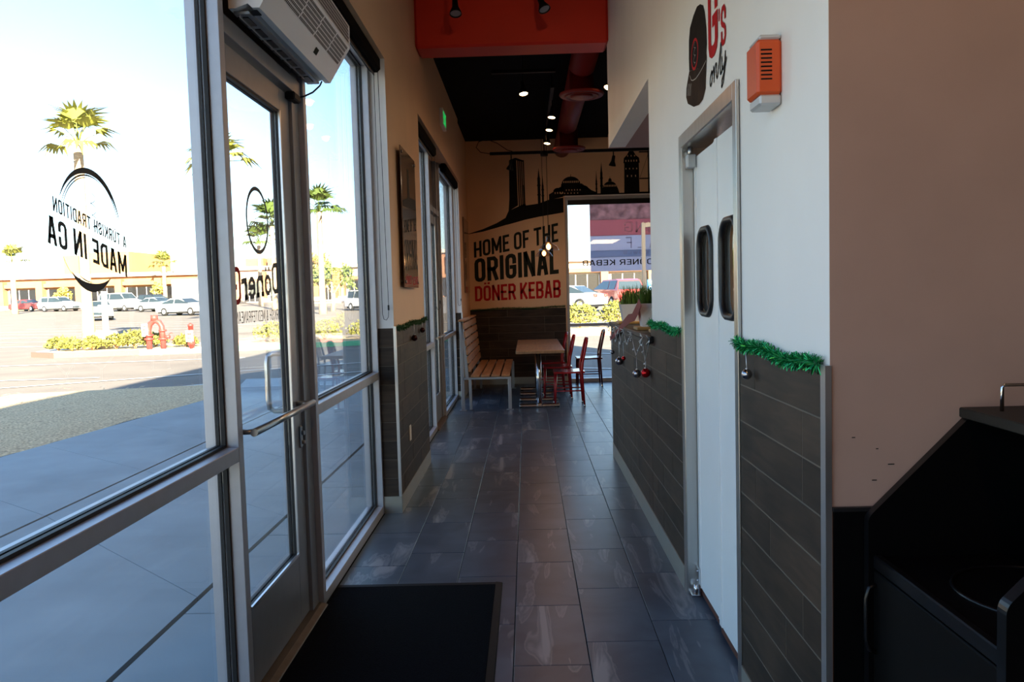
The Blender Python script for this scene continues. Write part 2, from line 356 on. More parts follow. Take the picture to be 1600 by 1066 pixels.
# ------------------------------------------------------------------ stroke lettering (flat print)
def _o(): return [(0.34,0),(0.10,0.05),(0,0.16),(0,0.84),(0.10,0.95),(0.34,1),(0.66,1),(0.90,0.95),(1,0.84),(1,0.16),(0.90,0.05),(0.66,0)]
GL = {
 'A': (1.0, [[(0,0),(0.40,1)], [(0.60,1),(1,0)], [(0.2,0.27),(0.8,0.27)], [(0.38,1),(0.62,1)]], []),
 'B': (1.0, [[(0,0.5),(0.7,0.5),(1,0.63),(1,0.88),(0.75,1),(0,1),(0,0),(0.75,0),(1,0.12),(1,0.38),(0.7,0.5)]], []),
 'C': (1.0, [[(1,0.68),(1,0.84),(0.90,0.95),(0.66,1),(0.34,1),(0.10,0.95),(0,0.84),(0,0.16),(0.10,0.05),(0.34,0),(0.66,0),(0.90,0.05),(1,0.16),(1,0.32)]], []),
 'D': (1.0, [], [[(0,0),(0,1),(0.68,1),(1,0.84),(1,0.16),(0.68,0)]]),
 'E': (0.86, [[(1,1),(0,1),(0,0),(1,0)], [(0,0.52),(0.8,0.52)]], []),
 'F': (0.84, [[(1,1),(0,1),(0,0)], [(0,0.5),(0.8,0.5)]], []),
 'G': (1.0, [[(1,0.70),(1,0.84),(0.90,0.95),(0.66,1),(0.34,1),(0.10,0.95),(0,0.84),(0,0.16),(0.10,0.05),(0.34,0),(0.66,0),(0.90,0.05),(1,0.16),(1,0.46),(0.6,0.46)]], []),
 'H': (1.0, [[(0,0),(0,1)], [(1,0),(1,1)], [(0,0.5),(1,0.5)]], []),
 'I': (0.0, [[(0,0),(0,1)]], []),
 'K': (1.0, [[(0,0),(0,1)], [(0.95,1),(0.12,0.42)], [(0.32,0.55),(1,0)]], []),
 'L': (0.82, [[(0,1),(0,0),(1,0)]], []),
 'M': (1.3, [[(0,0),(0,1)], [(0.04,0.98),(0.5,0.2)], [(0.5,0.2),(0.96,0.98)], [(1,1),(1,0)]], []),
 'N': (1.05, [[(0,0),(0,1)], [(0.03,1),(0.97,0)], [(1,0),(1,1)]], []),
 'O': (1.0, [], [_o()]),
 'P': (1.0, [[(0,0),(0,1),(0.72,1),(1,0.88),(1,0.56),(0.72,0.44),(0,0.44)]], []),
 'R': (1.0, [[(0,0),(0,1),(0.72,1),(1,0.88),(1,0.6),(0.72,0.48),(0,0.48)], [(0.6,0.46),(1,0)]], []),
 'S': (0.95, [[(1,0.7),(1,0.86),(0.72,1),(0.28,1),(0,0.86),(0,0.66),(0.2,0.56),(0.8,0.44),(1,0.34),(1,0.14),(0.72,0),(0.28,0),(0,0.14),(0,0.3)]], []),
 'T': (1.0, [[(0,1),(1,1)], [(0.5,1),(0.5,0)]], []),
 'U': (1.0, [[(0,1),(0,0.16),(0.28,0),(0.72,0),(1,0.16),(1,1)]], []),
 'W': (1.4, [[(0,1),(0.27,0)], [(0.27,0),(0.5,0.8)], [(0.5,0.8),(0.73,0)], [(0.73,0),(1,1)]], []),
 'X': (1.0, [[(0,1),(1,0)], [(0,0),(1,1)]], []),
 'Y': (1.0, [[(0,1),(0.5,0.42)], [(1,1),(0.5,0.42)], [(0.5,0.45),(0.5,0)]], []),
 '&': (1.0, [[(1,0),(0.15,0.72),(0.2,0.92),(0.5,1),(0.75,0.85),(0.7,0.68),(0,0.28),(0.05,0.1),(0.4,0),(0.75,0.1),(1,0.4)]], []),
 "'": (0.0, [[(0,0.72),(0,1)]], []),
 # lower-case slab letters
 'd': (1.0, [[(1,0.55),(1,0.1),(0.7,0),(0.3,0),(0,0.12),(0,0.45),(0.3,0.58),(1,0.5)], [(1,0),(1,1)]], []),
 'n': (1.0, [[(0,0),(0,0.6)], [(0,0.45),(0.3,0.6),(0.75,0.6),(1,0.48),(1,0)], [(-0.12,0),(0.14,0)], [(0.86,0),(1.12,0)]], []),
 'e': (0.95, [[(0,0.32),(1,0.32),(1,0.48),(0.7,0.6),(0.3,0.6),(0,0.45),(0,0.13),(0.3,0),(0.75,0),(1,0.1)]], []),
 'r': (0.75, [[(0,0),(0,0.6)], [(0,0.42),(0.4,0.6),(1,0.58)], [(-0.14,0),(0.24,0)]], []),
 'o': (1.0, [], [[(0.3,0),(0,0.14),(0,0.46),(0.3,0.6),(0.7,0.6),(1,0.46),(1,0.14),(0.7,0)]]),
}
def ribbon(pl, t, closed=False):
    """2d polyline -> mitred quads, list of (poly)"""
    n = len(pl); L = []; Rr = []
    P = [Vector(p) for p in pl]
    for i in range(n):
        if closed or 0 < i < n-1:
            a = (P[i]-P[i-1]).normalized(); b = (P[(i+1) % n]-P[i]).normalized()
        elif i == 0: a = b = (P[1]-P[0]).normalized()
        else: a = b = (P[-1]-P[-2]).normalized()
        na = Vector((-a.y, a.x)); nb = Vector((-b.y, b.x)); m = na+nb
        m = na if m.length < 1e-4 else m.normalized()
        k = min(2.0, 1.0/max(0.3, m.dot(na)))
        q = Vector(P[i])
        if not closed and i == 0: q = q-a*t*0.5
        if not closed and i == n-1: q = q+a*t*0.5
        L.append(q+m*t*0.5*k); Rr.append(q-m*t*0.5*k)
    return [(L[i], L[(i+1) % n], Rr[(i+1) % n], Rr[i]) for i in range(n if closed else n-1)]
def lettering(text, cw=0.42, t=0.13, gap=0.09, space=0.26):
    """quads in a band: x 0..width, y 0..1 (dots reach higher)"""
    x = 0.0; out = []
    for ch in text:
        if ch == ' ': x += space; continue
        dots = ch in 'ÖÜö'; base = {'Ö': 'O', 'Ü': 'U', 'ö': 'o'}.get(ch, ch)
        wf, op, cl = GL[base]; w = max(0.0, cw*wf-t) if wf else 0.0
        def mp(p): return (x+t/2+p[0]*w, t/2+p[1]*(1-t))
        for pl in op: out += ribbon([mp(p) for p in pl], t)
        for pl in cl: out += ribbon([mp(p) for p in pl], t, True)
        if dots:
            top = 0.78 if base == 'o' else 1.08
            for u in (0.05, 0.95):
                cx = x+t/2+(0.12+u*0.76)*w
                out.append((Vector((cx-t*.45,top)), Vector((cx+t*.45,top)), Vector((cx+t*.45,top+.12)), Vector((cx-t*.45,top+.12))))
        x += w+t+gap
    return out, x-gap
def print_text(mb, text, quad, **kw):
    """quad = lower-left, lower-right, upper-right, upper-left (3d) in reading order"""
    qs, wd = lettering(text, **kw)
    A, B, C, D = [Vector(q) for q in quad]
    def mp(p):
        u, v = p.x/wd, p.y
        return (A*(1-u)+B*u)*(1-v)+(D*(1-u)+C*u)*v
    for q in qs: mb.quad(*[mp(p) for p in q])
    return mb

# ================================================================== SETTING
XL = -0.90      # inner face of the left wall
XF = -1.01      # inner face of the storefront frames
XR = 0.755      # face of the right wall
YF = 13.0       # far wall
HC = 3.92       # ceiling

# ---- floor: grout bed, single tiles in view, printed tiling beyond
floor = tag(MB().box(-1.13, 6.0, -4.0, 13.15, -0.14, -0.006).build('floor', W['grout']), 'dark grouted floor under grey slate tiles', 'floor', kind='structure')
TW, TL, GAP = 0.305, 0.61, 0.0035
tile_cache = {}
def tile(x0, x1, y0, y1):
    key = (round(x1-x0, 3), round(y1-y0, 3))
    if key not in tile_cache:
        a, b = key[0]/2-GAP/2, key[1]/2-GAP/2
        tile_cache[key] = MB().bbox(-a, a, -b, b, 0, 0.008, 0.0015).mesh('tile', W['tile'])
    o = bpy.data.objects.new('tile', tile_cache[key]); COL.objects.link(o); o.parent = floor
    o.location = Vector(((x0+x1)/2, (y0+y1)/2, -0.008))-wloc(floor)
for c in range(0, 9):
    x0 = -1.005+TW*c; x1 = x0+TW
    off = (3.7119-0.4033*(c-3)) % TL
    ymin = 1.42 if c < 7 else 7.0
    y = off-TL
    while y < YF:
        a, b = max(y, ymin), min(y+TL, YF)
        if b-a > 0.05: tile(x0, x1, a, b)
        y += TL
fb = mat('tile_field', (0.16,0.16,0.165), 0.34)
_nt = fb.node_tree; _bt = _nt.nodes.new('ShaderNodeTexBrick'); _tc = _nt.nodes.new('ShaderNodeTexCoord')
_mp = _nt.nodes.new('ShaderNodeMapping'); _mp.inputs['Rotation'].default_value = (0,0,PI/2)
_bt.inputs['Color1'].default_value = (0.085,0.088,0.10,1); _bt.inputs['Color2'].default_value = (0.115,0.118,0.13,1)
_bt.inputs['Mortar'].default_value = (0.035,0.035,0.038,1); _bt.inputs['Scale'].default_value = 1.0
_bt.inputs['Brick Width'].default_value = 0.61; _bt.inputs['Row Height'].default_value = 0.305; _bt.inputs['Mortar Size'].default_value = 0.002
_nt.links.new(_tc.outputs['Object'], _mp.inputs[0]); _nt.links.new(_mp.outputs[0], _bt.inputs['Vector'])
_nt.links.new(_bt.outputs[0], _nt.nodes['Principled BSDF'].inputs['Base Color'])
tag(MB().box(-1.005, 6.0, -4.0, 1.417, -0.005, 0).box(1.745, 6.0, 1.42, 13.0, -0.005, 0).box(1.135, 1.745, 1.42, 6.995, -0.005, 0).build('tile_field', fb, floor), kind='stuff')

# ---- wall planks, one object per plank
PH = 0.128
plank_cache = {}
def plank(parent, axis, a0, a1, face, z0, th):
    """axis 'y': runs along y on a face x=face (th signed, towards the room); axis 'x': runs along x on a face y=face"""
    ln = round(a1-a0, 3); key = (axis, ln)
    if key not in plank_cache:
        l2, t2, h2 = ln/2-0.0015, abs(th)/2, PH/2-0.0015
        d = (t2, l2) if axis == 'y' else (l2, t2)
        plank_cache[key] = MB().bbox(-d[0], d[0], -d[1], d[1], -h2, h2, 0.002).mesh('plank', W['plank'])
    o = bpy.data.objects.new('plank', plank_cache[key]); COL.objects.link(o); o.parent = parent
    m = (a0+a1)/2; f = face+th/2
    o.location = (Vector((f, m, z0+PH/2)) if axis == 'y' else Vector((m, f, z0+PH/2)))-wloc(parent)
def wainscot(parent, axis, a0, a1, face, th, top=1.263, rows=9, ln=0.90, seed=0):
    rnd = random.Random(seed)
    for r in range(rows):
        z0 = top-PH*(r+1); p = a0-rnd.choice([0.12,0.3,0.45,0.6,0.75])
        while p < a1-0.001:
            q = p+ln; s, e = max(p, a0), min(q, a1)
            if a1-e < 0.06: e = a1
            if s-a0 < 0.06: s = a0
            if e-s > 0.05: plank(parent, axis, s, e, face, z0, th)
            if e >= a1: break
            p = q

# ---- right wall with door opening and counter opening
wr = MB()
wr.box(XR, 0.90, 2.02, 2.875, 0, HC+.4); wr.box(XR, 0.90, 2.875, 3.835, 2.15, HC+.4)
wr.box(XR, 0.90, 3.835, 4.87, 0, HC+.4); wr.box(XR, 0.90, 4.87, 7.15, 2.73, HC+.4)
wr.box(XR, 0.90, 4.87, 7.15, 0, 1.165)
wall_right = tag(wr.build('wall_right', W['white_paint']), 'white painted right wall with dark plank wainscot', 'wall', kind='structure')
jb = MB().box(XR-0.0098, XR, 2.045, 2.83, 0.115, 1.263).box(XR-0.0098, XR, 3.885, 4.87, 0.115, 1.263).box(XR-0.0098, XR, 4.87, 7.13, 0.115, 1.165)
jb.build('joint_backing', W['plank_joint'], wall_right)
wainscot(wall_right, 'y', 2.045, 2.832, XR-0.003, -0.008, seed=3)
wainscot(wall_right, 'y', 3.882, 4.87, XR-0.003, -0.008, seed=5)
wainscot(wall_right, 'y', 4.87, 7.13, XR-0.003, -0.008, top=1.263-PH, rows=8, seed=6)
sof = tag(MB().box(0.90, 3.4, 4.87, 7.2, 2.73, 2.85).box(XR, 0.9, 7.15, 7.2, 2.73, 2.85).build('trim_1', W['soffit'], wall_right), 'reddish soffit over the counter opening')
MB().box(XR-0.016, XR, 2.0, 2.832, 0, 0.115).box(XR-0.016, XR, 3.882, 7.15, 0, 0.115).build('baseboard', W['base_metal'], wall_right)
MB().box(XR-0.014, XR+0.002, 2.012, 2.046, 0.0, 1.275).build('corner_trim', W['trim_metal'], wall_right)
MB().box(XR-0.014, XR+0.002, 3.862, 3.884, 0.0, 1.275).box(XR-0.014, XR+0.002, 7.128, 7.152, 0, 1.165).build('edge_trim', W['trim_metal'], wall_right)
# wall that returns to the right, facing the camera
wn_ = tag(MB().box(0.90, 6.0, 2.02, 2.14, 0, HC+.4).box(XR+0.001, 0.90, 2.0195, 2.02, 0, HC+.4).build('wall_right_return', W['taupe_paint']), 'shaded taupe wall behind the black waste cabinet', 'wall', kind='structure')
MB().box(XR+0.006, 2.6, 2.008, 2.019, 0, 0.908).build('black_panel', W['lam'], wn_)
MB().box(XR+0.004, 2.6, 2.006, 2.019, 0.905, 0.915).build('panel_cap', W['dark_metal'], wn_)
for (x, z, l, a) in [(0.985,0.995,0.028,-0.12),(0.90,1.02,0.016,-0.3),(0.87,1.06,0.006,0),(0.86,0.98,0.012,-0.4),(0.81,1.09,0.008,0.2)]:
    MB().box(x, x+l, 2.0185, 2.0195, z, z+0.0022).build('scuff', W['ledge'], wn_)

# ---- left wall: pillar, header, outer walls
wl = MB()
wl.box(-1.13, XL, 5.40, 7.02, 0, 6.0); wl.box(-1.13, XL, -4.0, 5.40, 3.05, 6.0); wl.box(-1.13, XL, 7.02, 11.34, 3.05, 6.0)
wl.box(-1.13, XL-0.02, 11.34, 13.0, 0, 6.0); wl.box(-1.13, XL, -4.0, -3.75, 0, 3.05)
wall_left = tag(wl.build('wall_left', W['beige_paint']), 'beige left wall with window openings and wood wainscot pillar', 'wall', kind='structure')
MB().box(XF, XL-0.001, 5.397, 5.40, 1.263, 3.05).box(XF, XL-0.02, 11.336, 11.34, 1.22, 3.05).build('reveal', W['reveal'], wall_left)
MB().box(XL, XL+0.0098, 5.40, 7.02, 0.115, 1.263).box(XF, XL, 5.390, 5.40, 0.115, 1.263).build('joint_backing', W['plank_joint'], wall_left)
wainscot(wall_left, 'y', 5.41, 7.02, XL+0.003, 0.008, seed=11)
wainscot(wall_left, 'x', XF, XL-0.004, 5.396, -0.008, ln=2.0, seed=12)
wainscot(wall_left, 'x', XF, XL-0.025, 11.336, -0.008, top=1.22, ln=2.0, seed=13)
MB().box(XL, XL+0.016, 5.384, 7.024, 0, 0.115).box(XF, XL+0.016, 5.38, 5.396, 0, 0.115).box(XF, XL-0.02, 11.322, 11.338, 0, 0.105).build('baseboard', W['base_metal'], wall_left)
MB().box(XL-0.004, XL+0.014, 5.382, 5.402, 0.115, 1.275).box(XL-0.03, XL-0.012, 11.322, 11.342, 0.105, 1.23).build('corner_trim', W['trim_metal'], wall_left)

# ---- far wall with window opening and mural
FW0, FW1 = 0.65, 3.2
wf = MB()
wf.box(-1.13, FW0, YF, YF+0.16, 0, 6.0); wf.box(FW0, FW1, YF, YF+0.16, 2.99, 6.0); wf.box(FW1, 6.0, YF, YF+0.16, 0, 6.0)
wall_far = tag(wf.build('wall_far', W['beige_paint']), 'far wall painted with a city skyline and black and red lettering', 'wall', kind='structure')
MB().box(-0.92, FW0-0.02, YF-0.0098, YF, 0.11, 1.22).build('joint_backing', W['plank_joint'], wall_far)
wainscot(wall_far, 'x', -0.92, FW0-0.02, YF-0.003, -0.008, top=1.22, rows=9, seed=21)
MB().box(-0.92, FW0-0.02, YF-0.016, YF, 0, 0.11).build('baseboard', W['base_metal'], wall_far)
ym = YF-0.003
def mural(pts): return [(x, z) for x, z in pts]
sk = MB()
def poly(mb, pts, y=ym): mb.add([(x, y, z) for x, z in pts], [tuple(range(len(pts)-1, -1, -1))])
def strip(mb, up, lo, y=ym):
    """filled band between an upper and a lower edge with the same number of points"""
    for i in range(len(up)-1):
        mb.quad((lo[i][0],y,lo[i][1]), (lo[i+1][0],y,lo[i+1][1]), (up[i+1][0],y,up[i+1][1]), (up[i][0],y,up[i][1]))
# sweeping base
strip(sk, [(-0.925,2.446),(-0.677,2.517),(-0.45,2.608),(-0.307,2.687),(-0.254,2.797),(-0.006,2.90),(0.006,2.873),(0.23,2.90),(0.399,2.958),(0.648,2.985)],
          [(-0.925,2.440),(-0.677,2.478),(-0.45,2.535),(-0.307,2.573),(-0.254,2.583),(-0.006,2.645),(0.006,2.648),(0.23,2.69),(0.399,2.715),(0.648,2.75)])
# tower with stripes
poly(sk, [(-0.254,2.79),(0.0,2.89),(-0.108,2.89),(-0.118,3.62),(-0.226,3.60)][:1]+[(-0.10,2.88),(-0.112,3.635),(-0.135,3.635),(-0.226,3.60),(-0.236,3.0)])
for k in range(4):
    x = -0.092+k*0.029
    strip(sk, [(x-0.002,3.615-k*0.005),(x+0.016,3.612-k*0.005)], [(x+0.004,2.85),(x+0.024,2.85)])
strip(sk, [(-0.112,3.635),(0.0,3.59)], [(-0.112,3.60),(0.0,3.57)])
poly(sk, [(-0.005,2.87),(0.03,2.87),(0.003,2.95),(-0.004,3.2),(-0.012,3.2)])
def minaret(x, z0, z1, w):
    strip(sk, [(x-w,z1-0.16),(x+w,z1-0.16)], [(x-w,z0),(x+w,z0)])
    poly(sk, [(x-w*.8,z1-.16),(x+w*.8,z1-.16),(x+w*.25,z1-.05),(x,z1),(x-w*.25,z1-.05)])
    for q in (0.35, 0.7):
        z = z0+(z1-.16-z0)*q; strip(sk, [(x-w*1.35,z+.018),(x+w*1.35,z+.018)], [(x-w*1.35,z),(x+w*1.35,z)])
minaret(0.242, 2.88, 3.47, 0.022); minaret(0.302, 2.92, 3.35, 0.016); minaret(1.163, 3.02, 3.40, 0.012); minaret(1.245, 3.02, 3.53, 0.018)
def dome(x, z, r, h, n=12): return [(x+r*math.cos(PI*k/n), z+h*math.sin(PI*k/n)) for k in range(n+1)]
poly(sk, [(0.40,2.95),(0.64,3.0),(0.64,3.16),(0.60,3.16),(0.52,3.12),(0.47,3.08),(0.40,3.04)])
poly(sk, [(0.58,3.0),(1.19,3.0),(1.17,3.05),(1.08,3.09),(1.03,3.13),(0.98,3.16),(0.93,3.20),(0.60,3.20)])
poly(sk, dome(0.755,3.19,0.15,0.125)); strip(sk, [(0.752,3.35),(0.758,3.35)], [(0.750,3.30),(0.760,3.30)])
poly(sk, dome(0.95,3.10,0.09,0.07)); poly(sk, dome(0.54,3.08,0.07,0.06))
poly(sk, [(1.25,3.0),(1.53,3.0),(1.52,3.06),(1.50,3.12),(1.26,3.12),(1.26,3.06)]); poly(sk, dome(1.38,3.11,0.115,0.11)); poly(sk, dome(1.38,3.22,0.028,0.05))
strip(sk, [(1.378,3.30),(1.382,3.30)], [(1.376,3.25),(1.384,3.25)])
poly(sk, [(1.605,3.0),(1.85,3.0),(1.845,3.50),(1.86,3.50),(1.85,3.58),(1.80,3.62),(1.725,3.75),(1.66,3.63),(1.61,3.58),(1.60,3.50),(1.613,3.50)])
for x in (2.0, 2.12, 2.4):
    strip(sk, [(x-.012,3.70),(x+.012,3.70)], [(x-.012,3.0),(x+.012,3.0)])
for z in (3.02, 3.24, 3.66): strip(sk, [(1.85,z+.02),(2.6,z+.02)], [(1.85,z),(2.6,z)])
for (a, b) in [((1.86,3.26),(2.0,3.64)), ((2.0,3.26),(2.12,3.64)), ((2.12,3.64),(2.4,3.26))]:
    strip(sk, [(a[0],a[1]+.012),(b[0],b[1]+.012)], [a, b])
strip(sk, [(0.62,3.035),(2.7,3.03)], [(0.62,2.995),(2.7,2.995)])
sk.build('mural_skyline', W['ink'], wall_far)
wd = MB(); yw = YF-0.005
for (x0, x1, z, n, h) in [(0.64,0.87,3.215,9,.03),(0.50,0.62,3.045,4,.03),(0.68,0.90,3.09,6,.02),(0.60,0.86,3.04,6,.02),(1.29,1.47,3.135,8,.03),(1.64,1.81,3.52,5,.03),(1.64,1.81,3.40,4,.022),(1.66,1.79,3.28,3,.03),(1.67,1.78,3.6,3,.025)]:
    for k in range(n):
        x = x0+(x1-x0)*k/(n-1); wd.quad((x-.007,yw,z),(x+.007,yw,z),(x+.007,yw,z+h),(x-.007,yw,z+h))
wd.build('mural_window_dots', W['beige_paint'], wall_far)
tx = MB()
print_text(tx, 'HOME OF THE', [(-0.83,ym,2.062),(0.533,ym,2.285),(0.533,ym,2.585),(-0.83,ym,2.312)], cw=0.49, t=0.15, gap=0.075, space=0.22)
print_text(tx, 'ORIGINAL', [(-0.83,ym,1.668),(0.528,ym,1.772),(0.528,ym,2.20),(-0.83,ym,2.04)], cw=0.44, t=0.155, gap=0.07)
tx.build('mural_lettering', W['ink_dark'], wall_far)
tx = MB()
print_text(tx, 'DÖNER KEBAB', [(-0.835,ym,1.360),(0.552,ym,1.385),(0.552,ym,1.675),(-0.835,ym,1.60)], cw=0.48, t=0.15, gap=0.07, space=0.2)
tx.build('mural_lettering', W['red_ink'], wall_far)

# ---- closing walls, ceiling, roof
tag(MB().box(6.0, 6.15, -4.15, 13.16, 0, 6.0).build('wall_outer_right', W['beige_paint']), 'plain beige wall closing the kitchen side', 'wall', kind='structure')
tag(MB().box(-1.13, 6.0, -4.15, -4.0, 0, 6.0).build('wall_back', W['taupe_paint']), 'plain wall behind the viewpoint', 'wall', kind='structure')
tag(MB().box(XL-0.02, 6.0, 7.3, YF, HC, HC+0.1).build('ceiling', W['ceil_black']), 'black painted ceiling over the dining area', 'ceiling', kind='structure')
tag(MB().box(XL, 6.0, -4.0, 7.02, 4.30, 4.4).build('ceiling_near', W['near_ceiling']), 'dark ceiling over the entrance corridor', 'ceiling', kind='structure')
beam = MB().bbox(XL, XR, 7.0, 7.32, 3.595, 4.40, 0.02).box(0.9, 6.0, 7.0, 7.32, 3.595, 4.4)
tag(beam.build('trim_2', W['red_paint']), 'red painted ceiling beam crossing the corridor', 'beam', kind='structure')
tag(MB().box(-1.2, 6.2, -4.2, 13.2, 5.95, 6.1).build('roof', W['ext_wall']), 'flat roof of the building', 'roof', kind='structure')

# ---- storefront frames
def frame_part(parent, name, x0, x1, y0, y1, z0, z1, m='alu'): return MB().bbox(x0, x1, y0, y1, z0, z1, 0.002).build(name, W[m], parent)
def pane(parent, y0, y1, z0, z1, x=-1.07):
    """glass with black gasket all round and a metal stop on both sides"""
    p = MB().box(x-0.003, x+0.003, y0+0.004, y1-0.004, z0+0.004, z1-0.004).build('pane', W['glass'], parent)
    g = MB()
    for (a, b) in ((x-0.016, x-0.004), (x+0.004, x+0.018)):
        g.box(a, b, y0, y0+0.010, z0, z1).box(a, b, y1-0.010, y1, z0, z1).box(a, b, y0+0.01, y1-0.01, z0, z0+0.010).box(a, b, y0+0.01, y1-0.01, z1-0.010, z1)
    g.build('gasket', W['gasket'], parent)
    return p
XO = -1.125
def storefront(n, label, y0, y1, bars=(0.92, 0.97), top=3.0):
    w = thing('window_%d' % n, (XF, (y0+y1)/2, 0), label, 'window', kind='structure')
    frame_part(w, 'transom_bar', XO, XF, y0, y1, *bars)
    frame_part(w, 'sill', XO, XF, y0, y1, 0.0, 0.055)
    frame_part(w, 'head', XO, XF, y0, y1, top, 3.05)
    up = pane(w, y0, y1, bars[1], top); lo = pane(w, y0, y1, 0.055, bars[0])
    return w, up
def mullion(w, y0, y1): return frame_part(w, 'mullion', XO, XF+0.001, y0, y1, 0.0, 3.05)
win1, win1_pane = storefront(1, 'tall storefront window with mirrored circular logo lettering, nearest', 1.16, 2.735)
mullion(win1, 1.115, 1.16); mullion(win1, 2.735, 2.78)
win0, _ = storefront(2, 'storefront window behind the viewpoint', -0.455, 1.115); mullion(win0, -0.5, -0.455)
win7, _ = storefront(7, 'second storefront window behind the viewpoint, added unseen for daylight', -2.07, -0.5); mullion(win7, -2.115, -2.07)  # unseen, added to bring more daylight onto the white wall
win8, _ = storefront(8, 'third storefront window behind the viewpoint, added unseen for daylight', -3.705, -2.115); mullion(win8, -3.75, -3.705)  # likewise added out of view for the daylight it lets in
win2, _ = storefront(3, 'storefront window between glass door and wood-clad pillar', 3.80, 5.36)
mullion(win2, 3.755, 3.80); mullion(win2, 5.36, 5.40)
win3, _ = storefront(4, 'far storefront window just past the pillar', 7.065, 8.62); mullion(win3, 7.02, 7.065); mullion(win3, 8.62, 8.67)
win4, _ = storefront(5, 'far storefront window beside the bench', 9.67, 11.30); mullion(win4, 9.625, 9.67); mullion(win4, 11.30, 11.34)

def glass_door(n, label, ya, yb, detail=True):
    """door between mullion faces ya..yb; the latch stile is at the far end"""
    d = thing('door_%d' % n, (-1.07, (ya+yb)/2, 0), label, 'door', kind='structure')
    l0, l1 = ya+0.012, yb-0.105
    frame_part(d, 'jamb', XO, -1.035, yb-0.100, yb, 0.0, 3.05, 'alu_door')
    frame_part(d, 'jamb', XO, -1.035, ya, ya+0.010, 0.0, 3.05, 'alu_door')
    frame_part(d, 'header', XO, -1.02, ya, yb, 2.405, 2.47, 'alu_door')
    frame_part(d, 'stile', -1.095, -1.05, l0, l0+0.10, 0.025, 2.395, 'alu_door')
    frame_part(d, 'stile', -1.095, -1.05, l1-0.135, l1, 0.025, 2.395, 'alu_door')
    frame_part(d, 'top_rail', -1.095, -1.05, l0+0.10, l1-0.135, 2.295, 2.395, 'alu_door')
    frame_part(d, 'bottom_rail', -1.095, -1.05, l0+0.10, l1-0.135, 0.025, 0.33, 'alu_door')
    p = pane(d, l0+0.10, l1-0.135, 0.33, 2.295, -1.072)
    MB().box(-1.055, -1.046, l0+0.10, l1-0.135, 0.33, 0.342).box(-1.055, -1.046, l1-0.147, l1-0.135, 0.342, 2.295).build('glazing_bead', W['trim_metal'], d)
    MB().bbox(-1.09, -1.08, ya+0.01, yb-0.10, 2.47, 3.05).build('transom_panel', W['tglass'], d)
    MB().prism([(-1.14,0),(-0.985,0),(-0.995,0.012),(-1.02,0.022),(-1.10,0.022),(-1.14,0.012)], ya, yb, 'y').build('threshold', W['thresh'], d)
    bar = MB().tube([(-0.985, l0+0.03, 1.005), (-0.985, l1-0.03, 1.005)], 0.0145, 12).build('push_bar', W['steel'], d)
    MB().tube([(-1.05, l0+0.05, 1.005), (-0.985, l0+0.05, 1.005)], 0.010, 8).tube([(-1.05, l1-0.06, 1.005), (-0.985, l1-0.06, 1.005)], 0.012, 8).build('bar_bracket', W['steel'], bar)
    yh = l1-0.07
    pts = [(-1.095, yh, 1.235), (-1.15, yh, 1.235), (-1.168, yh-0.012, 1.22), (-1.17, yh-0.02, 1.19), (-1.17, yh-0.02, 1.03), (-1.168, yh-0.012, 0.99), (-1.15, yh, 0.975), (-1.095, yh, 0.975)]
    MB().tube(pts, 0.0125, 10).build('pull_handle', W['steel'], d)
    MB().bbox(-1.051, -1.040, l1-0.055, l1-0.025, 0.80, 0.90, 0.004).lathe([(0.011,0),(0.011,0.012)], (-1.04, l1-0.04, 0.868), 12, 'x').lathe([(0.009,0),(0.009,0.014)], (-1.04, l1-0.04, 0.825), 12, 'x').build('lock', W['grey_metal'], d)
    return d, p
door1, door1_pane = glass_door(1, 'aluminium framed glass entrance door with horizontal push bar and black floor mat', 2.78, 3.755)
door2, _ = glass_door(2, 'far aluminium framed glass door past the pillar', 8.67, 9.625)

# vinyl decals on the glass: lettering reads from outside, so mirrored from in here
xd = -1.0662
def Q(yl, zl, yr, zr, h_l, h_r):
    """reading order starts at the far (large y) end"""
    return [(xd,yr,zr), (xd,yl,zl), (xd,yl,zl+h_l), (xd,yr,zr+h_r)]
dm = MB()
print_text(dm, 'A TÜRKISH TRADITION', Q(1.812,1.692,2.138,1.625,0.034,0.030), cw=0.50, t=0.15, gap=0.12, space=0.34)
print_text(dm, 'MADE IN CA', Q(1.785,1.618,2.135,1.548,0.065,0.058), cw=0.48, t=0.15, gap=0.10, space=0.26)
dm.build('logo_lettering', W['decal_ink'], win1)
ring = MB()
cyy, czz = 1.965, 1.66
def arc(a0, a1, r0, r1, w0, w1, n=26, cy=cyy, cz=czz, x=xd, mb=ring, sy=1.0):
    for k in range(n):
        qs = []
        for j in (k, k+1):
            t = j/n; a = math.radians(a0+(a1-a0)*t); r = r0+(r1-r0)*t; w = w0+(w1-w0)*math.sin(PI*min(1, t*1.0))
            qs += [(x, cy+math.cos(a)*(r-w)*sy, cz+math.sin(a)*(r-w)), (x, cy+math.cos(a)*(r+w)*sy, cz+math.sin(a)*(r+w))]
        mb.quad(qs[0], qs[1], qs[3], qs[2])
arc(150, 15, 0.142, 0.146, 0.0012, 0.0075); arc(158, 60, 0.131, 0.134, 0.0006, 0.0022); arc(163, 90, 0.124, 0.127, 0.0004, 0.0016); arc(80, 5, 0.138, 0.139, 0.0005, 0.0020)
arc(228, 305, 0.140, 0.143, 0.0005, 0.0105); arc(196, 232, 0.142, 0.143, 0.0004, 0.0010); arc(240, 268, 0.127, 0.129, 0.0003, 0.0016)
ring.build('logo_brush_ring', W['decal_ink'], win1)
sg = MB()
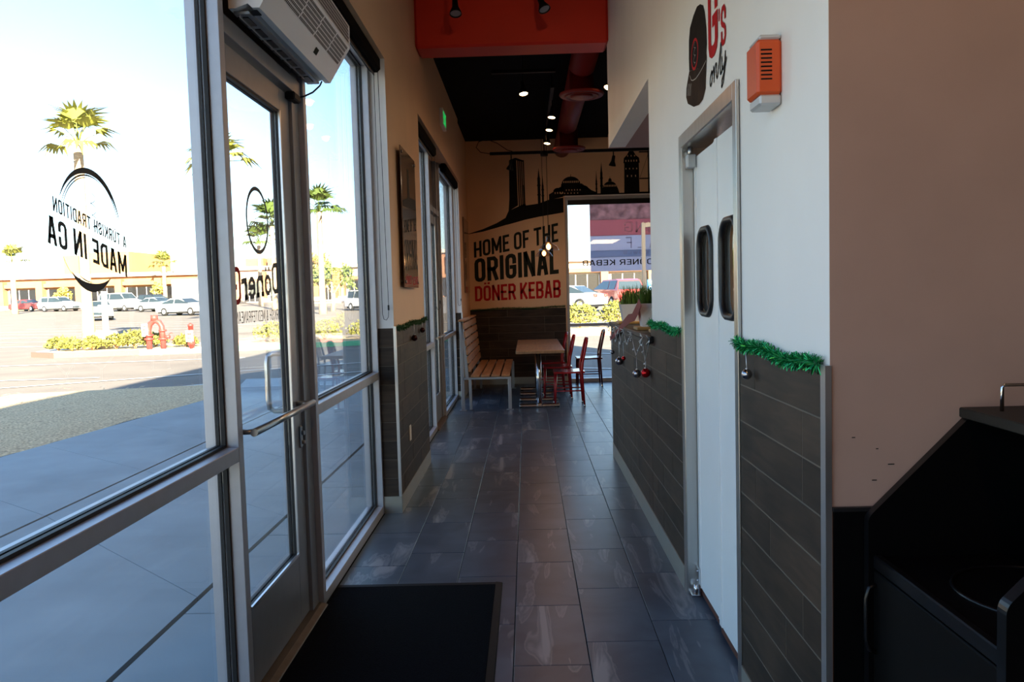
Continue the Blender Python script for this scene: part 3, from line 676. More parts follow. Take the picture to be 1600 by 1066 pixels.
def squiggle(mb, cy, cz, h, w, x):
    """small upright handwritten mark inside the logo ring"""
    pts = []
    for k in range(40):
        t = k/39; pts.append((cy+w*(0.35*math.sin(t*6*PI)+0.25*(t-.5)), cz+h*(0.5-t)+0.05*h*math.cos(t*6*PI)))
    for q in ribbon(pts, 0.0018): mb.quad(*[(x, p.x, p.y) for p in q])
squiggle(sg, 1.985, 1.705, 0.085, 0.035, xd); sg.build('logo_mark', W['grey_metal'], win1)
xd2 = -1.0682
dr = MB(); arc(0, 360, 0.126, 0.126, 0.008, 0.008, 48, 3.215, 1.795, xd2, dr); dr.build('logo_ring', W['decal_ink'], door1)
dq = MB(); squiggle(dq, 3.215, 1.80, 0.15, 0.07, xd2); dq.build('logo_mark', W['grey_metal'], door1)
dt = MB(); print_text(dt, 'Döner', [(xd2,3.445,1.505),(xd2,3.00,1.475),(xd2,3.00,1.605),(xd2,3.445,1.635)], cw=0.62, t=0.15, gap=0.16)
dt.build('logo_lettering', W['decal_ink'], door1)
dt = MB(); print_text(dt, 'G', [(xd2,2.99,1.465),(xd2,2.91,1.46),(xd2,2.91,1.60),(xd2,2.99,1.605)], cw=0.62, t=0.14); dt.build('logo_letter', W['red_ink'], door1)
dt = MB(); print_text(dt, 'TURKISH & MEDITERRANEAN', [(xd2,3.48,1.392),(xd2,2.93,1.392),(xd2,2.93,1.436),(xd2,3.48,1.436)], cw=0.50, t=0.10, gap=0.14, space=0.35)
dt.build('logo_small_lettering', W['decal_ink'], door1)

# ---- far window
fw = thing('window_6', (FW0, YF, 0), 'tall far window with a banner outside, beside the red chairs', 'window', kind='structure')
def fpart(name, x0, x1, z0, z1, y0=YF+0.02, y1=YF+0.13, m='alu'): return MB().bbox(x0, x1, y0, y1, z0, z1, 0.002).build(name, W[m], fw)
fpart('jamb', FW0, FW0+0.045, 0, 2.99); fpart('mullion', 2.10, 2.145, 0, 2.99); fpart('jamb', FW1-0.045, FW1, 0, 2.99)
fpart('head', FW0+0.045, FW1-0.045, 2.94, 2.99); fpart('sill', FW0+0.045, FW1-0.045, 0.0, 0.06); fpart('transom_bar', FW0+0.045, FW1-0.045, 0.91, 0.955)
fpart('lining', FW0-0.022, FW0, 0, 3.01, YF-0.012, YF+0.02, 'beige_paint')
fpart('lining', FW0, FW1, 2.99, 3.012, YF-0.012, YF+0.02, 'reveal')
fpart('blind_tube', FW0+0.045, 2.10, 2.86, 2.94, YF+0.0, YF+0.02, 'dark_metal')
for (x0, x1) in ((FW0+0.045, 2.10), (2.145, FW1-0.045)):
    for (z0, z1) in ((0.06, 0.91), (0.955, 2.94)):
        MB().box(x0, x1, YF+0.072, YF+0.078, z0, z1).build('pane', W['glass'], fw)
ft = MB(); print_text(ft, 'DÖNER KEBAB', [(2.05,YF+0.068,1.885),(0.80+0.12,YF+0.068,1.885),(0.92,YF+0.068,1.975),(2.05,YF+0.068,1.975)], cw=0.66, t=0.15, gap=0.16, space=0.4)
ft.build('glass_lettering', W['decal_ink'], fw)

# ---- swing doors in the right wall
dk = thing('door_3', (0.80, 3.355, 0), 'white double swing doors with oval windows in a steel frame', 'door', kind='structure')
fr = MB()
fr.bbox(XR-0.012, 0.91, 3.818, 3.833, 0, 2.148, .002); fr.bbox(XR-0.012, 0.91, 2.877, 2.892, 0, 2.148, .002); fr.bbox(XR-0.012, 0.91, 2.892, 3.818, 2.132, 2.148, .002)
fr.bbox(XR-0.015, XR-0.003, 2.835, 2.885, 0.0, 2.195, .001).bbox(XR-0.015, XR-0.003, 3.825, 3.878, 0, 2.195, .001).bbox(XR-0.015, XR-0.003, 2.885, 3.825, 2.135, 2.195, .001)
fr.build('steel_frame', W['steel'], dk)
def leaf(y0, y1, x, name='leaf', skew=0.0):
    lf = MB()
    n = 28; yc = (y0+y1)/2; zc = 1.55; hy, hz, rr = 0.125, 0.19, 0.085
    out = []
    for k in range(n):
        a = 2*PI*k/n; c, s_ = math.cos(a), math.sin(a)
        out.append((yc+math.copysign(hy-rr, c)+rr*c, zc+math.copysign(hz-rr, s_)+rr*s_))
    z0, z1 = 0.045, 2.085
    for xx, flip in ((x, True), (x+0.03, False)):
        rect = []
        for k in range(n):
            a = 2*PI*(k+0.0)/n; c, s_ = math.cos(a), math.sin(a)
            m = max(abs(c), abs(s_)); rect.append((yc+c/m*(y1-y0)/2, (z0+z1)/2+s_/m*(z1-z0)/2))
        vs = [(xx, p[0], p[1]) for p in rect]+[(xx, p[0], p[1]) for p in out]
        # corners filled separately
        fs = [((k), (k+1) % n, n+(k+1) % n, n+k) for k in range(n)]
        lf.add(vs, [f[::-1] for f in fs] if flip else fs)
    lf.box(x+0.0005, x+0.0295, y0, y0+0.02, z0, z1).box(x+0.0005, x+0.0295, y1-0.02, y1, z0, z1).box(x+0.0005, x+0.0295, y0, y1, z0, z0+0.02).box(x+0.0005, x+0.0295, y0, y1, z1-0.02, z1)
    l = lf.build(name, W['door_white'], dk)
    MB().box(x-0.004, x+0.001, y0, y0+0.045, z0, z1).box(x-0.004, x+0.001, y1-0.04, y1, z0, z1).build('edge_strip', W['door_white'], l)
    MB().tube([(x-0.004, p[0], p[1]) for p in out], 0.0135, 8, closed=True).build('window_seal', W['rubber'], l)
    MB().add([(x+0.012, p[0], p[1]) for p in out], [tuple(range(n))]).build('pane', W['glass'], l)
    MB().box(x+0.002, x+0.024, y0+0.005, y1-0.005, 0.012, 0.045).build('bottom_seal', mat('red_brown_seal', (0.10,0.028,0.016), 0.7), l)
    return l
leaf(3.37, 3.812, 0.800); leaf(2.897, 3.358, 0.790)
hg = MB().bbox(0.755, 0.797, 3.775, 3.817, 0.0, 0.012, .002).bbox(0.786, 0.797, 3.775, 3.817, 0.01, 0.14, .002).lathe([(0.010,0.012),(0.010,0.06)], (0.775,3.785,0), 10)
for z in (0.03, 0.075, 0.12): hg.lathe([(0.005,-0.004),(0.005,0)], (0.786,3.80,z), 8, 'x')
hg.build('floor_hinge', W['chrome'], dk)
MB().bbox(0.758, 0.796, 3.755, 3.812, 2.035, 2.095, .003).build('top_pivot', W['silver_pl'], dk)
MB().bbox(0.760, 0.786, 2.90, 2.935, 2.03, 2.12, .003).build('top_pivot', W['door_white'], dk)
MB().tube([(0.777,3.785,2.131),(0.777,3.785,2.09)], 0.012, 8).build('pivot_pin', W['steel'], dk)

# ================================================================== THINGS INSIDE
# black entrance mat
m_ = thing('entrance_mat', (-0.60,3.2,0), 'black entrance mat on the grey tiles by the glass door', 'mat')
MB().bbox(-1.0,-0.195,2.1,3.985,0.0,0.008,.002).build('pile', W['mat'], m_)
MB().prism([(-0.195,0),(-0.160,0),(-0.165,0.004),(-0.195,0.008)], 2.1, 4.02, 'y').box(-1.0,-0.195,3.985,4.02,0,0.0055).build('rubber_border', W['mat_edge'], m_)

# air curtain above the entrance door
ac = thing('air_curtain', (-0.90,3.335,2.49), 'white air curtain unit with perforated grilles above the entrance door', 'air curtain')
A0, A1 = 2.83, 3.84
prof = [(-1.008,2.49),(-0.985,2.49),(-0.94,2.505),(-0.925,2.49),(-0.90,2.49),(-0.80,2.65),(-0.80,2.75),(-0.86,2.80),(-1.008,2.80)]
MB().prism(prof, A0, A1, 'y').build('housing', W['white_metal'], ac)
g = MB()
nv = Vector((0.16,0,-0.10)).normalized()
def slant(u, y, off): # u 0..1 up the slanted face
    p = Vector((-0.90+0.10*u, y, 2.49+0.16*u)); return p+nv*off
rows = 6
for r in range(rows):
    for c in range(64):
        y = A0+0.12+c*0.0135+(0.0065 if r % 2 else 0)
        if (c % 16) == 15: continue
        u0 = 0.46+r*0.085; u1 = u0+0.060
        g.quad(slant(u0,y,.0008), slant(u0,y+.0095,.0008), slant(u1,y+.0095,.0008), slant(u1,y,.0008))
for r in range(5):
    for c in range(68):
        y = A0+0.06+c*0.0135+(0.0065 if r % 2 else 0); z = 2.662+r*0.0165
        g.quad((-0.7992,y,z),(-0.7992,y+.0095,z),(-0.7992,y+.0095,z+.011),(-0.7992,y,z+.011))
tag(g.build('grille_holes', W['dark_metal'], ac), kind='stuff')
MB().box(-1.0,-0.945,A0+0.03,A1-0.03,2.480,2.490).build('nozzle', W['grey_metal'], ac)
vs_ = MB()
for k in range(7): vs_.box(-0.998,-0.96,A0+0.06+k*0.13,A0+0.15+k*0.13,2.476,2.481)
vs_.build('nozzle_vanes', W['dark_metal'], ac)
MB().box(-0.985,-0.980,A0+0.04,A1-0.15,2.472,2.480).build('edge_strip', W['trim_metal'], ac)
b_ = [slant(.20,3.46,.001), slant(.20,3.51,.001), slant(.34,3.51,.001), slant(.34,3.46,.001)]
MB().quad(*b_).build('badge', W['ink_dark'], ac)
MB().box(-0.945,-0.915,A0+0.02,A0+0.07,2.486,2.4895).build('switch', W['black'], ac)
cw_ = MB().tube([(-0.93,3.80,2.49),(-0.94,3.80,2.47),(-0.965,3.76,2.43),(-0.995,3.71,2.40),(-1.03,3.68,2.385)], 0.004, 6)
tag(cw_.build('power_cable', W['black']), 'thin black cable from air curtain to door head', 'cable')
tag(MB().bbox(-1.05,-1.005,3.60,3.70,2.365,2.40,.006).build('door_contact', W['black']), 'small black door contact at the top corner of the entrance door', 'door contact')

# roller blinds
def blind(y0, y1, label, chain_y, x=-0.955):
    t = thing('roller_blind', (x,(y0+y1)/2,2.93), label, 'blind', 'black roller blinds above the storefront windows')
    MB().bbox(x-0.045, x+0.035, y0, y1, 2.945, 3.05, 0.02).build('cassette', W['blind_black'], t)
    MB().box(x-0.01, x-0.005, y0+0.02, y1-0.02, 2.925, 2.95).build('fabric_edge', W['dark_metal'], t)
    c = [(x+0.01, chain_y, 2.95)]
    pts = [(x-0.015, chain_y, 2.96), (x-0.015, chain_y, 1.36), (x-0.006, chain_y, 1.325), (x+0.010, chain_y, 1.32), (x+0.024, chain_y, 1.34), (x+0.028, chain_y, 1.40), (x+0.012, chain_y, 2.96)]
    MB().tube(pts, 0.0022, 6).bbox(x+0.021, x+0.033, chain_y-.004, chain_y+.004, 1.385, 1.42, .002).build('bead_chain', W['dark_metal'], t)
blind(3.86, 5.36, 'black roller blind above the window beside the entrance door', 5.372)
blind(7.07, 8.62, 'black roller blind above the far window just past the pillar', 8.60)
blind(9.68, 11.30, 'black roller blind above the far window beside the bench', 11.32)

# framed acrylic print on the pillar
pf = thing('wall_print', (-0.87,6.08,1.535), 'acrylic print on stand-offs hanging on the pillar above the wainscot', 'picture')
MB().bbox(-0.872,-0.864,5.72,6.44,1.54,2.545,.002).build('panel', W['acrylic'], pf)
for y in (5.76,6.40):
    for z in (1.58,2.505): MB().lathe([(0.010,0),(0.010,0.038),(0.012,0.038),(0.012,0.045)], (-0.90,y,z), 10, 'x').build('stand_off', W['chrome'], pf)
xp = -0.8632; pt = MB()
def PQ(y0, z0, y1, z1, h): return [(xp,y0,z0),(xp,y1,z1),(xp,y1,z1+h),(xp,y0,z0+h)]
print_text(pt, 'HOME OF THE', [(xp,5.76,1.93),(xp,6.40,1.99),(xp,6.40,2.09),(xp,5.76,2.02)], cw=.47, t=.13)
print_text(pt, 'ORIGINAL', [(xp,5.76,1.66),(xp,6.42,1.69),(xp,6.42,1.92),(xp,5.76,1.88)], cw=.42, t=.13)
pt.add([(xp,5.75,2.12),(xp,6.41,2.15),(xp,6.41,2.23),(xp,6.1,2.22),(xp,6.08,2.42),(xp,6.0,2.42),(xp,5.98,2.2),(xp,5.75,2.16)], [(0,1,2,3,4,5,6,7)])
pt.build('print_black', W['ink'], pf)
for wd_, q0, q1 in (('DÖNER', 5.76, 6.06), ('KEBAB', 6.11, 6.41)):
    pr = MB(); print_text(pr, wd_, [(xp,q0,1.56),(xp,q1,1.565),(xp,q1,1.63),(xp,q0,1.62)], cw=.46, t=.14); pr.build('print_red', W['red_ink'], pf)
# narrow board at the corner of the far wall
tag(MB().bbox(-0.915,-0.895,11.9,12.75,1.50,2.62,.003).build('wall_board', W['acrylic']), 'narrow dark board on the left wall next to the mural', 'picture')

# exit sign
ex = thing('exit_sign', (-0.90,9.05,3.33), 'green lit exit sign on the left wall above the far door', 'exit sign')
MB().bbox(-0.90,-0.862,8.88,9.24,3.33,3.52,.004).build('housing', W['white_metal'], ex)
et = MB(); print_text(et, 'EXIT', [(-0.8605,8.91,3.355),(-0.8605,9.21,3.355),(-0.8605,9.21,3.495),(-0.8605,8.91,3.495)], cw=.52, t=.15, gap=.12); et.build('lettering', W['exit'], ex)

# outlet on pillar
ol = thing('wall_outlet', (XL+0.011,5.865,0.41), 'cream wall outlet low on the wood-clad pillar', 'outlet')
MB().bbox(XL+0.011,XL+0.018,5.83,5.90,0.41,0.525,.003).build('cover_plate', W['cream'], ol)
for z_ in (0.43,0.474): MB().box(XL+0.018,XL+0.0195,5.85,5.88,z_,z_+0.032).build('socket', W['sign_white'], ol)

# red ceiling duct with two round diffusers
du = thing('ceiling_duct', (0.62,10.1,3.62), 'red round air duct with two ring diffusers under the black ceiling', 'duct')
MB().lathe([(0.13,7.33),(0.13,13.0)], (0.62,0,3.75), 24, 'y').build('pipe', W['red_duct'], du)
for (x, y, z) in ((0.612,8.3,3.455),(0.635,11.2,3.42)):
    d = MB().lathe([(0.125,0.30),(0.125,0.045),(0.225,0.030),(0.230,0.018),(0.215,0.0)], (x,y,z), 28).build('diffuser', W['red_duct'], du)
    MB().lathe([(0.175,0.006),(0.178,-0.006),(0.165,-0.010),(0.150,-0.004)], (x,y,z), 28, caps=False).lathe([(0.115,0.0),(0.118,-0.012),(0.10,-0.018),(0.02,-0.012)], (x,y,z), 28).build('ring', W['red_duct'], d)

# track lighting
def spot_head(parent, x, y, z, aim, lit, power=12.0, cone=150):
    """one cone-shaped spot hanging at (x,y,z), aimed along the vector"""
    a = Vector(aim).normalized(); q = a.to_track_quat('Z', 'Y').to_matrix().to_4x4()
    T = Matrix.Translation((x,y,z)) @ q
    h = MB().lathe([(0.018,-0.13),(0.022,-0.12),(0.026,-0.05),(0.048,0.0),(0.050,0.015),(0.046,0.015),(0.044,0.004)], n=16, caps=False).lathe([(0.0005,-0.13),(0.018,-0.13)], n=16, caps=False).xf(T).build('head', W['black'], parent)
    MB().lathe([(0.0005,0.006),(0.043,0.006)], n=16, caps=False).xf(T).build('lens', W['bulb'] if lit else W['lamp_off'], h)
    back = T @ Vector((0,0,-0.10))
    MB().tube([back, (back.x,back.y,back.z+0.10)], 0.008, 6).build('arm', W['black'], h)
    if lit:
        ld = bpy.data.lights.new('spot_glow', 'SPOT'); ld.energy = power; ld.color = (1.0,0.50,0.20); ld.spot_size = math.radians(cone); ld.spot_blend = 1.0; ld.shadow_soft_size = 0.03
        lo = bpy.data.objects.new('spot_glow', ld); COL.objects.link(lo); lo.parent = parent
        lo.location = (T @ Vector((0,0,0.03)))-wloc(parent); lo.rotation_euler = (-a).to_track_quat('Z', 'Y').to_euler()
t1 = thing('track_light', (0.34,10.0,3.6), 'black ceiling track with three lit warm spots over the tables', 'track light')
MB().bbox(0.32,0.36,8.9,12.2,3.70,3.735,.003).tube([(0.34,9.2,3.735),(0.34,9.2,3.92)],.006,6).tube([(0.34,11.9,3.735),(0.34,11.9,3.92)],.006,6).build('track', W['black'], t1)
for y, x in ((9.47,0.345),(10.2,0.336),(11.1,0.335)): spot_head(t1, x, y, 3.51, (-0.12,-0.22,-1), True)
t2 = thing('track_light', (0.02,8.28,3.6), 'black ceiling spot, lit, hanging alone nearest the red beam', 'track light')
MB().bbox(-0.3,0.35,8.26,8.30,3.70,3.735,.003).tube([(0.02,8.28,3.735),(0.02,8.28,3.92)],.006,6).build('track', W['black'], t2)
spot_head(t2, 0.022, 8.28, 3.50, (0.1,-0.3,-1), True, 14)
t3 = thing('track_light', (0.6,11.5,3.45), 'long black light track with unlit spots in front of the skyline mural', 'track light')
MB().bbox(-0.47,2.6,11.48,11.52,3.435,3.475,.003).tube([(0.30,11.5,3.47),(0.30,11.5,3.92)],.007,6).tube([(2.2,11.5,3.47),(2.2,11.5,3.92)],.007,6).build('track', W['black'], t3)
spot_head(t3, -0.19, 11.5, 3.24, (-0.25,0.35,-1), False); spot_head(t3, 1.26, 11.5, 3.25, (-0.15,0.3,-1), False)
MB().tube([(-0.47,11.5,3.455),(-0.60,11.5,3.48),(-0.66,11.5,3.55),(-0.62,11.5,3.63),(-0.5,11.5,3.66),(-0.36,11.5,3.60),(-0.22,11.5,3.50),(-0.15,11.5,3.48)], .005, 6).build('feed_cable', W['black'], t3)
MB().lathe([(0.05,3.40),(0.055,3.43),(0.05,3.47)], (0.30,11.5,0), 14).build('junction', W['black'], t3)
t4 = thing('track_light', (-0.15,6.6,3.8), 'black track with two unlit spots in front of the red beam', 'track light')
MB().bbox(-0.75,0.6,6.58,6.62,4.02,4.055,.003).tube([(-0.4,6.6,4.05),(-0.4,6.6,4.298)],.006,6).tube([(0.4,6.6,4.05),(0.4,6.6,4.298)],.006,6).build('track', W['black'], t4)
spot_head(t4, -0.512, 6.6, 3.745, (0.05,-0.35,-1), False); spot_head(t4, 0.20, 6.6, 3.755, (0.35,-0.35,-1), False)
for x_ in (-0.51, 0.16): MB().tube([(x_,6.63,3.83),(x_,6.6,4.03)], .012, 8).build('stem', W['black'], t4)
t5 = thing('track_light', (0.83,8.1,3.3), 'lit warm spot beyond the end of the white wall', 'track light')
spot_head(t5, 0.865, 8.1, 3.49, (-0.3,-0.4,-1), True, 14)
MB().tube([(0.865,8.13,3.58),(0.865,8.13,3.92)], .008, 6).build('stem', W['black'], t5)

fill_track = thing('track_light', (0.3,1.2,4.0), 'added unseen black ceiling track with three warm spots lighting the entrance', 'track light')  # out of view, added to warm the return wall and light the beam
MB().bbox(0.28,0.32,-1.6,4.4,4.02,4.055,.003).tube([(0.3,-1.2,4.05),(0.3,-1.2,4.298)],.006,6).tube([(0.3,4.0,4.05),(0.3,4.0,4.298)],.006,6).build('track', W['black'], fill_track)
for y in (-1.2, 0.4): spot_head(fill_track, 0.3, y, 3.86, (0.25,0.5,-0.7), True, 26, 150)
spot_head(fill_track, 0.3, 3.8, 3.86, (-0.11,1,-0.02), True, 14, 40)
fill_panel = thing('added_panel_light', (1.95,6.0,2.69), 'added unseen warm panel in the soffit, lighting the pillar through the counter opening', 'added light')  # glowing panel added out of sight to throw warm light on the pillar
MB().bbox(1.6,2.3,5.2,6.8,2.695,2.729,.004).build('housing', W['white_metal'], fill_panel)
MB().box(1.63,2.27,5.23,6.77,2.690,2.6945).build('diffuser', mat('fill_panel_glow', (0.9,0.85,0.75), 0.5, emit=(1.0,0.78,0.52), estr=13.0), fill_panel)
# pendants
def pendant(x, y, z, label):
    t = thing('pendant_lamp', (x,y,z), label, 'pendant lamp', 'glass pendant lamps over the tables')
    MB().tube([(x,y,z+0.12),(x,y,HC)], 0.004, 6).build('cord', W['black'], t)
    MB().lathe([(0.022,z+0.05),(0.022,z+0.12),(0.010,z+0.135)], (x,y,0), 12).build('socket', W['dark_metal'], t)
    MB().lathe([(0.026,z+0.10),(0.032,z+0.06),(0.05,z+0.03),(0.10,z+0.0),(0.125,z-0.04),(0.128,z-0.052)], (x,y,0), 28, caps=False).build('shade', W['shade_glass'], t)
    MB().sphere((x,y,z-0.005), 0.030, 14, 8, 1.25).build('bulb', W['filament'], t)
    ld = bpy.data.lights.new('pendant_glow', 'POINT'); ld.energy = 3; ld.color = (1.0,0.50,0.20); ld.shadow_soft_size = 0.04
    lo = bpy.data.objects.new('pendant_glow', ld); COL.objects.link(lo); lo.parent = t; lo.location = (0,0,-0.07)
pendant(0.29, 10.1, 2.05, 'clear glass pendant lamp with warm bulb, larger nearer one')
pendant(0.275, 12.0, 2.06, 'clear glass pendant lamp with warm bulb, smaller one behind')

# bench
be = thing('slatted_bench', (-0.54,11.25,0), 'wooden slat bench with grey metal frame under the mural', 'bench')
B0, B1 = 10.10, 12.45
for k in range(4):
    x0 = -0.73+k*0.128; MB().bbox(x0, x0+0.108, B0-0.01, B1, 0.425, 0.452, .005).build('seat_slat', W['bench_wood'], be)
for k in range(6):
    z0 = 0.50+k*0.108; sx = -0.745-0.011*k
    MB().prism([(sx-0.012,z0),(sx+0.010,z0-0.002),(sx+0.002,z0+0.074),(sx-0.020,z0+0.076)], B0-0.01, B1, 'y').build('back_slat', W['bench_wood'], be)
MB().bbox(-0.87,-0.79,B0-0.02,B1,1.135,1.158,.004).build('top_slat', W['bench_wood'], be)
for y in (B0, B1-0.08):
    MB().bbox(-0.862,-0.818,y,y+0.045,0.012,1.135,.003).build('back_post', W['bench_metal'], be)
    MB().prism([(-0.80,0.42),(-0.760,0.42),(-0.808,1.13),(-0.835,1.13)], y, y+0.04, 'y').build('back_brace', W['bench_metal'], be)
    MB().bbox(-0.265,-0.222,y,y+0.045,0.012,0.40,.003).build('front_leg', W['bench_metal'], be)
    MB().bbox(-0.76,-0.725,y+0.0,y+0.045,0.012,0.40,.003).build('middle_leg', W['bench_metal'], be)
    MB().bbox(-0.84,-0.222,y,y+0.045,0.395,0.424,.003).build('rail', W['bench_metal'], be)
    for x_ in (-0.885,-0.29): MB().bbox(x_,x_+.09,y-0.02,y+0.065,0.0,0.012,.002).build('foot_plate', W['bench_metal'], be)

# tables
def table(y0, y1, label):
    t = thing('cafe_table', (0.15,(y0+y1)/2,0), label, 'table', 'wooden tables in front of the bench')
    MB().bbox(-0.155,0.455,y0,y1,0.715,0.755,.006).build('table_top', W['table_wood'], t)
    for y in (y0+0.32, y1-0.28):
        c = MB().lathe([(0.034,0.03),(0.034,0.70)], (0.13,y,0), 16).build('column', W['chrome'], t)
        MB().bbox(-0.13,0.39,y-0.035,y+0.035,0.012,0.046,.008).bbox(0.095,0.165,y-0.06,y+0.06,0.012,0.065,.01).build('foot', W['chrome'], t)
        for x_ in (-0.11,0.37): MB().lathe([(0.02,0),(0.02,0.012)], (x_,y,0), 10).build('glide', W['rubber'], t)
        MB().bbox(-0.08,0.34,y-0.03,y+0.03,0.70,0.715,.003).build('top_plate', W['dark_metal'], t)
table(9.95, 11.14, 'wooden topped cafe table with chrome legs, nearer of the two')
table(11.17, 12.36, 'wooden topped cafe table with chrome legs, farther of the two')

# chairs (face -x: back rest on the +x side)
def chair(x, y, label, group, m='chair_red', rz=0.0):
    t = thing('cafe_chair', (x,y,0), label, 'chair', group, rz=rz); R = W[m]
    MB().prism([(-0.20,0.437),(-0.19,0.452),(0.0,0.447),(0.17,0.456),(0.20,0.450),(0.20,0.428),(-0.19,0.425)], -0.20, 0.20, 'y').build('seat', R, t, True)
    for s in (-1, 1):
        MB().tube([(-0.17,s*0.17,0.43),(-0.185,s*0.18,0.02)], [0.017,0.012], 8).build('leg', R, t, True)
        MB().tube([(0.19,s*0.185,0.02),(0.165,s*0.18,0.43),(0.175,s*0.18,0.56),(0.225,s*0.17,0.78),(0.238,s*0.155,0.835),(0.243,s*0.12,0.858)], [0.012,0.017,0.017,0.016,0.016,0.016], 8).build('leg', R, t, True)
        for fx, fy in ((-0.185,0.18),(0.19,0.185)):
            MB().lathe([(0.014,0.0),(0.014,0.022)], (fx,s*fy,0), 10).build('foot_glide', W['chrome'], t, True)
    MB().tube([(0.243,-0.12,0.858),(0.250,-0.04,0.868),(0.250,0.04,0.868),(0.243,0.12,0.858)], 0.016, 8).build('top_rail', R, t, True)
    MB().prism([(0.170,0.50),(0.185,0.50),(0.190,0.54),(0.175,0.54)], -0.17, 0.17, 'y').build('lower_rail', R, t, True)
    for s in (-0.085, 0, 0.085):
        MB().add([(0.178,s-.022,.53),(0.178,s+.022,.53),(0.241,s+.022,.86),(0.241,s-.022,.86),(0.190,s-.022,.53),(0.190,s+.022,.53),(0.253,s+.022,.86),(0.253,s-.022,.86)],
                 [(0,3,2,1),(4,5,6,7),(0,1,5,4),(1,2,6,5),(2,3,7,6),(3,0,4,7)]).build('back_slat', R, t, True)
    for s in (-1, 1):
        MB().tube([(-0.178,s*0.175,0.20),(0.178,s*0.182,0.20)], 0.009, 6).build('stretcher', R, t, True)
    MB().tube([(-0.176,-0.175,0.27),(-0.176,0.175,0.27)], 0.009, 6).build('stretcher', R, t, True)
chair(0.52, 10.46, 'red metal cafe chair nearest the viewer at the table', 'red chairs along the tables')
chair(0.40, 11.20, 'red metal cafe chair in the middle of the row', 'red chairs along the tables')
chair(0.335, 11.92, 'red metal cafe chair farthest along the row, mostly hidden', 'red chairs along the tables')
chair(0.94, 12.52, 'dark red chair standing alone in front of the far window', 'red chairs along the tables', 'chair_dark')

# counter ledge, planters, decorations
le = tag(MB().bbox(0.725,1.38,4.872,7.16,1.165,1.20,.004).bbox(0.722,0.742,4.74,4.872,1.165,1.20,.003).build('counter_ledge', W['ledge']), 'dark stone counter ledge on top of the low wainscot wall', 'counter')
def planter(x, y, s, label, kind, h=0.13, seed=0):
    rnd = random.Random(seed)
    t = thing('planter', (x,y,1.20), label, 'planter', 'white planters on the counter ledge')
    MB().bbox(x-s*.62,x+s*.62,y-s*.62,y+s*.62,1.20,1.222,.004).build('tray', W['tray'], t)
    b, tp = s*0.36, s*0.5; z0, z1 = 1.222, 1.222+h
    v = [(x-b,y-b,z0),(x+b,y-b,z0),(x+b,y+b,z0),(x-b,y+b,z0),(x-tp,y-tp,z1),(x+tp,y-tp,z1),(x+tp,y+tp,z1),(x-tp,y+tp,z1)]
    i = 0.9; v += [(x-tp*i,y-tp*i,z1),(x+tp*i,y-tp*i,z1),(x+tp*i,y+tp*i,z1),(x-tp*i,y+tp*i,z1),(x-tp*i,y-tp*i,z1-.015),(x+tp*i,y-tp*i,z1-.015),(x+tp*i,y+tp*i,z1-.015),(x-tp*i,y+tp*i,z1-.015)]
    MB().add(v, [(0,3,2,1),(0,1,5,4),(1,2,6,5),(2,3,7,6),(3,0,4,7),(4,5,9,8),(5,6,10,9),(6,7,11,10),(7,4,8,11),(8,9,13,12),(9,10,14,13),(10,11,15,14),(11,8,12,15)]).build('pot', W['pot'], t)
    MB().box(x-tp*.89,x+tp*.89,y-tp*.89,y+tp*.89,z1-.02,z1-.014).build('soil', W['soil'], t)
    g = MB()
    if kind == 'grass':
        for k in range(260):
            px, py = x+rnd.uniform(-tp,tp)*.85, y+rnd.uniform(-tp,tp)*.85
            a = rnd.uniform(0, 2*PI); l = rnd.uniform(.06,.125)*s/.12; o = rnd.uniform(.01,.05)*s/.12; w = .0035
            dx, dy = math.cos(a), math.sin(a); z = z1-.014
            g.add([(px-dy*w,py+dx*w,z),(px+dy*w,py-dx*w,z),(px+dx*o*.4-dy*w*.8,py+dy*o*.4+dx*w*.8,z+l*.6),(px+dx*o*.4+dy*w*.8,py+dy*o*.4-dx*w*.8,z+l*.6),(px+dx*o,py+dy*o,z+l)], [(0,1,3,2),(2,3,4)])
        g.build('grass_blades', W['grass'], t)
    else:
        for k in range(60):
            a = rnd.uniform(0,2*PI); e = rnd.uniform(.1,1.4); r = rnd.uniform(.03,.07); c = (x+math.cos(a)*math.cos(e)*r*1.1, y+math.sin(a)*math.cos(e)*r*1.1, z1+.02+math.sin(e)*r*1.4)
            g.sphere(c, .016, 7, 5, 1.3)
        g.build('succulent_leaves', W['succulent'], t)
planter(0.85, 6.62, 0.175, 'white tapered planter with grass, farthest on the ledge', 'grass', .14, 1)
planter(0.85, 5.58, 0.165, 'white tapered planter with grass, middle of the ledge', 'grass', .16, 2)
planter(0.88, 5.14, 0.15, 'white planter with blue-green succulent at wall edge', 'succ', .13, 3)
rb = MB()
rp = [((0.712,6.95,1.075),(0.712,6.95,1.045)), ((0.714,6.62,1.130),(0.714,6.60,1.098)), ((0.716,6.28,1.195),(0.716,6.26,1.155)), ((0.728,6.06,1.255),(0.730,6.00,1.206)), ((0.736,5.86,1.300),(0.740,5.80,1.245)), ((0.744,5.70,1.310),(0.748,5.62,1.262)), ((0.750,5.52,1.375),(0.752,5.42,1.325)), ((0.752,5.40,1.420),(0.754,5.32,1.372))]
for i in range(len(rp)-1):
    a, b = rp[i]; c, d = rp[i+1]; rb.quad(a, b, d, c); rb.quad(*[(q[0]+.002,q[1],q[2]-.002) for q in (a, c, d, b)])
tag(rb.build('ribbon_bow', W['ribbon']), 'dark red satin ribbon draped between the grass planters', 'ribbon')
dp = thing('display_panel', (1.16,6.95,1.20), 'white framed glass panel standing on the counter behind the planters', 'display panel')
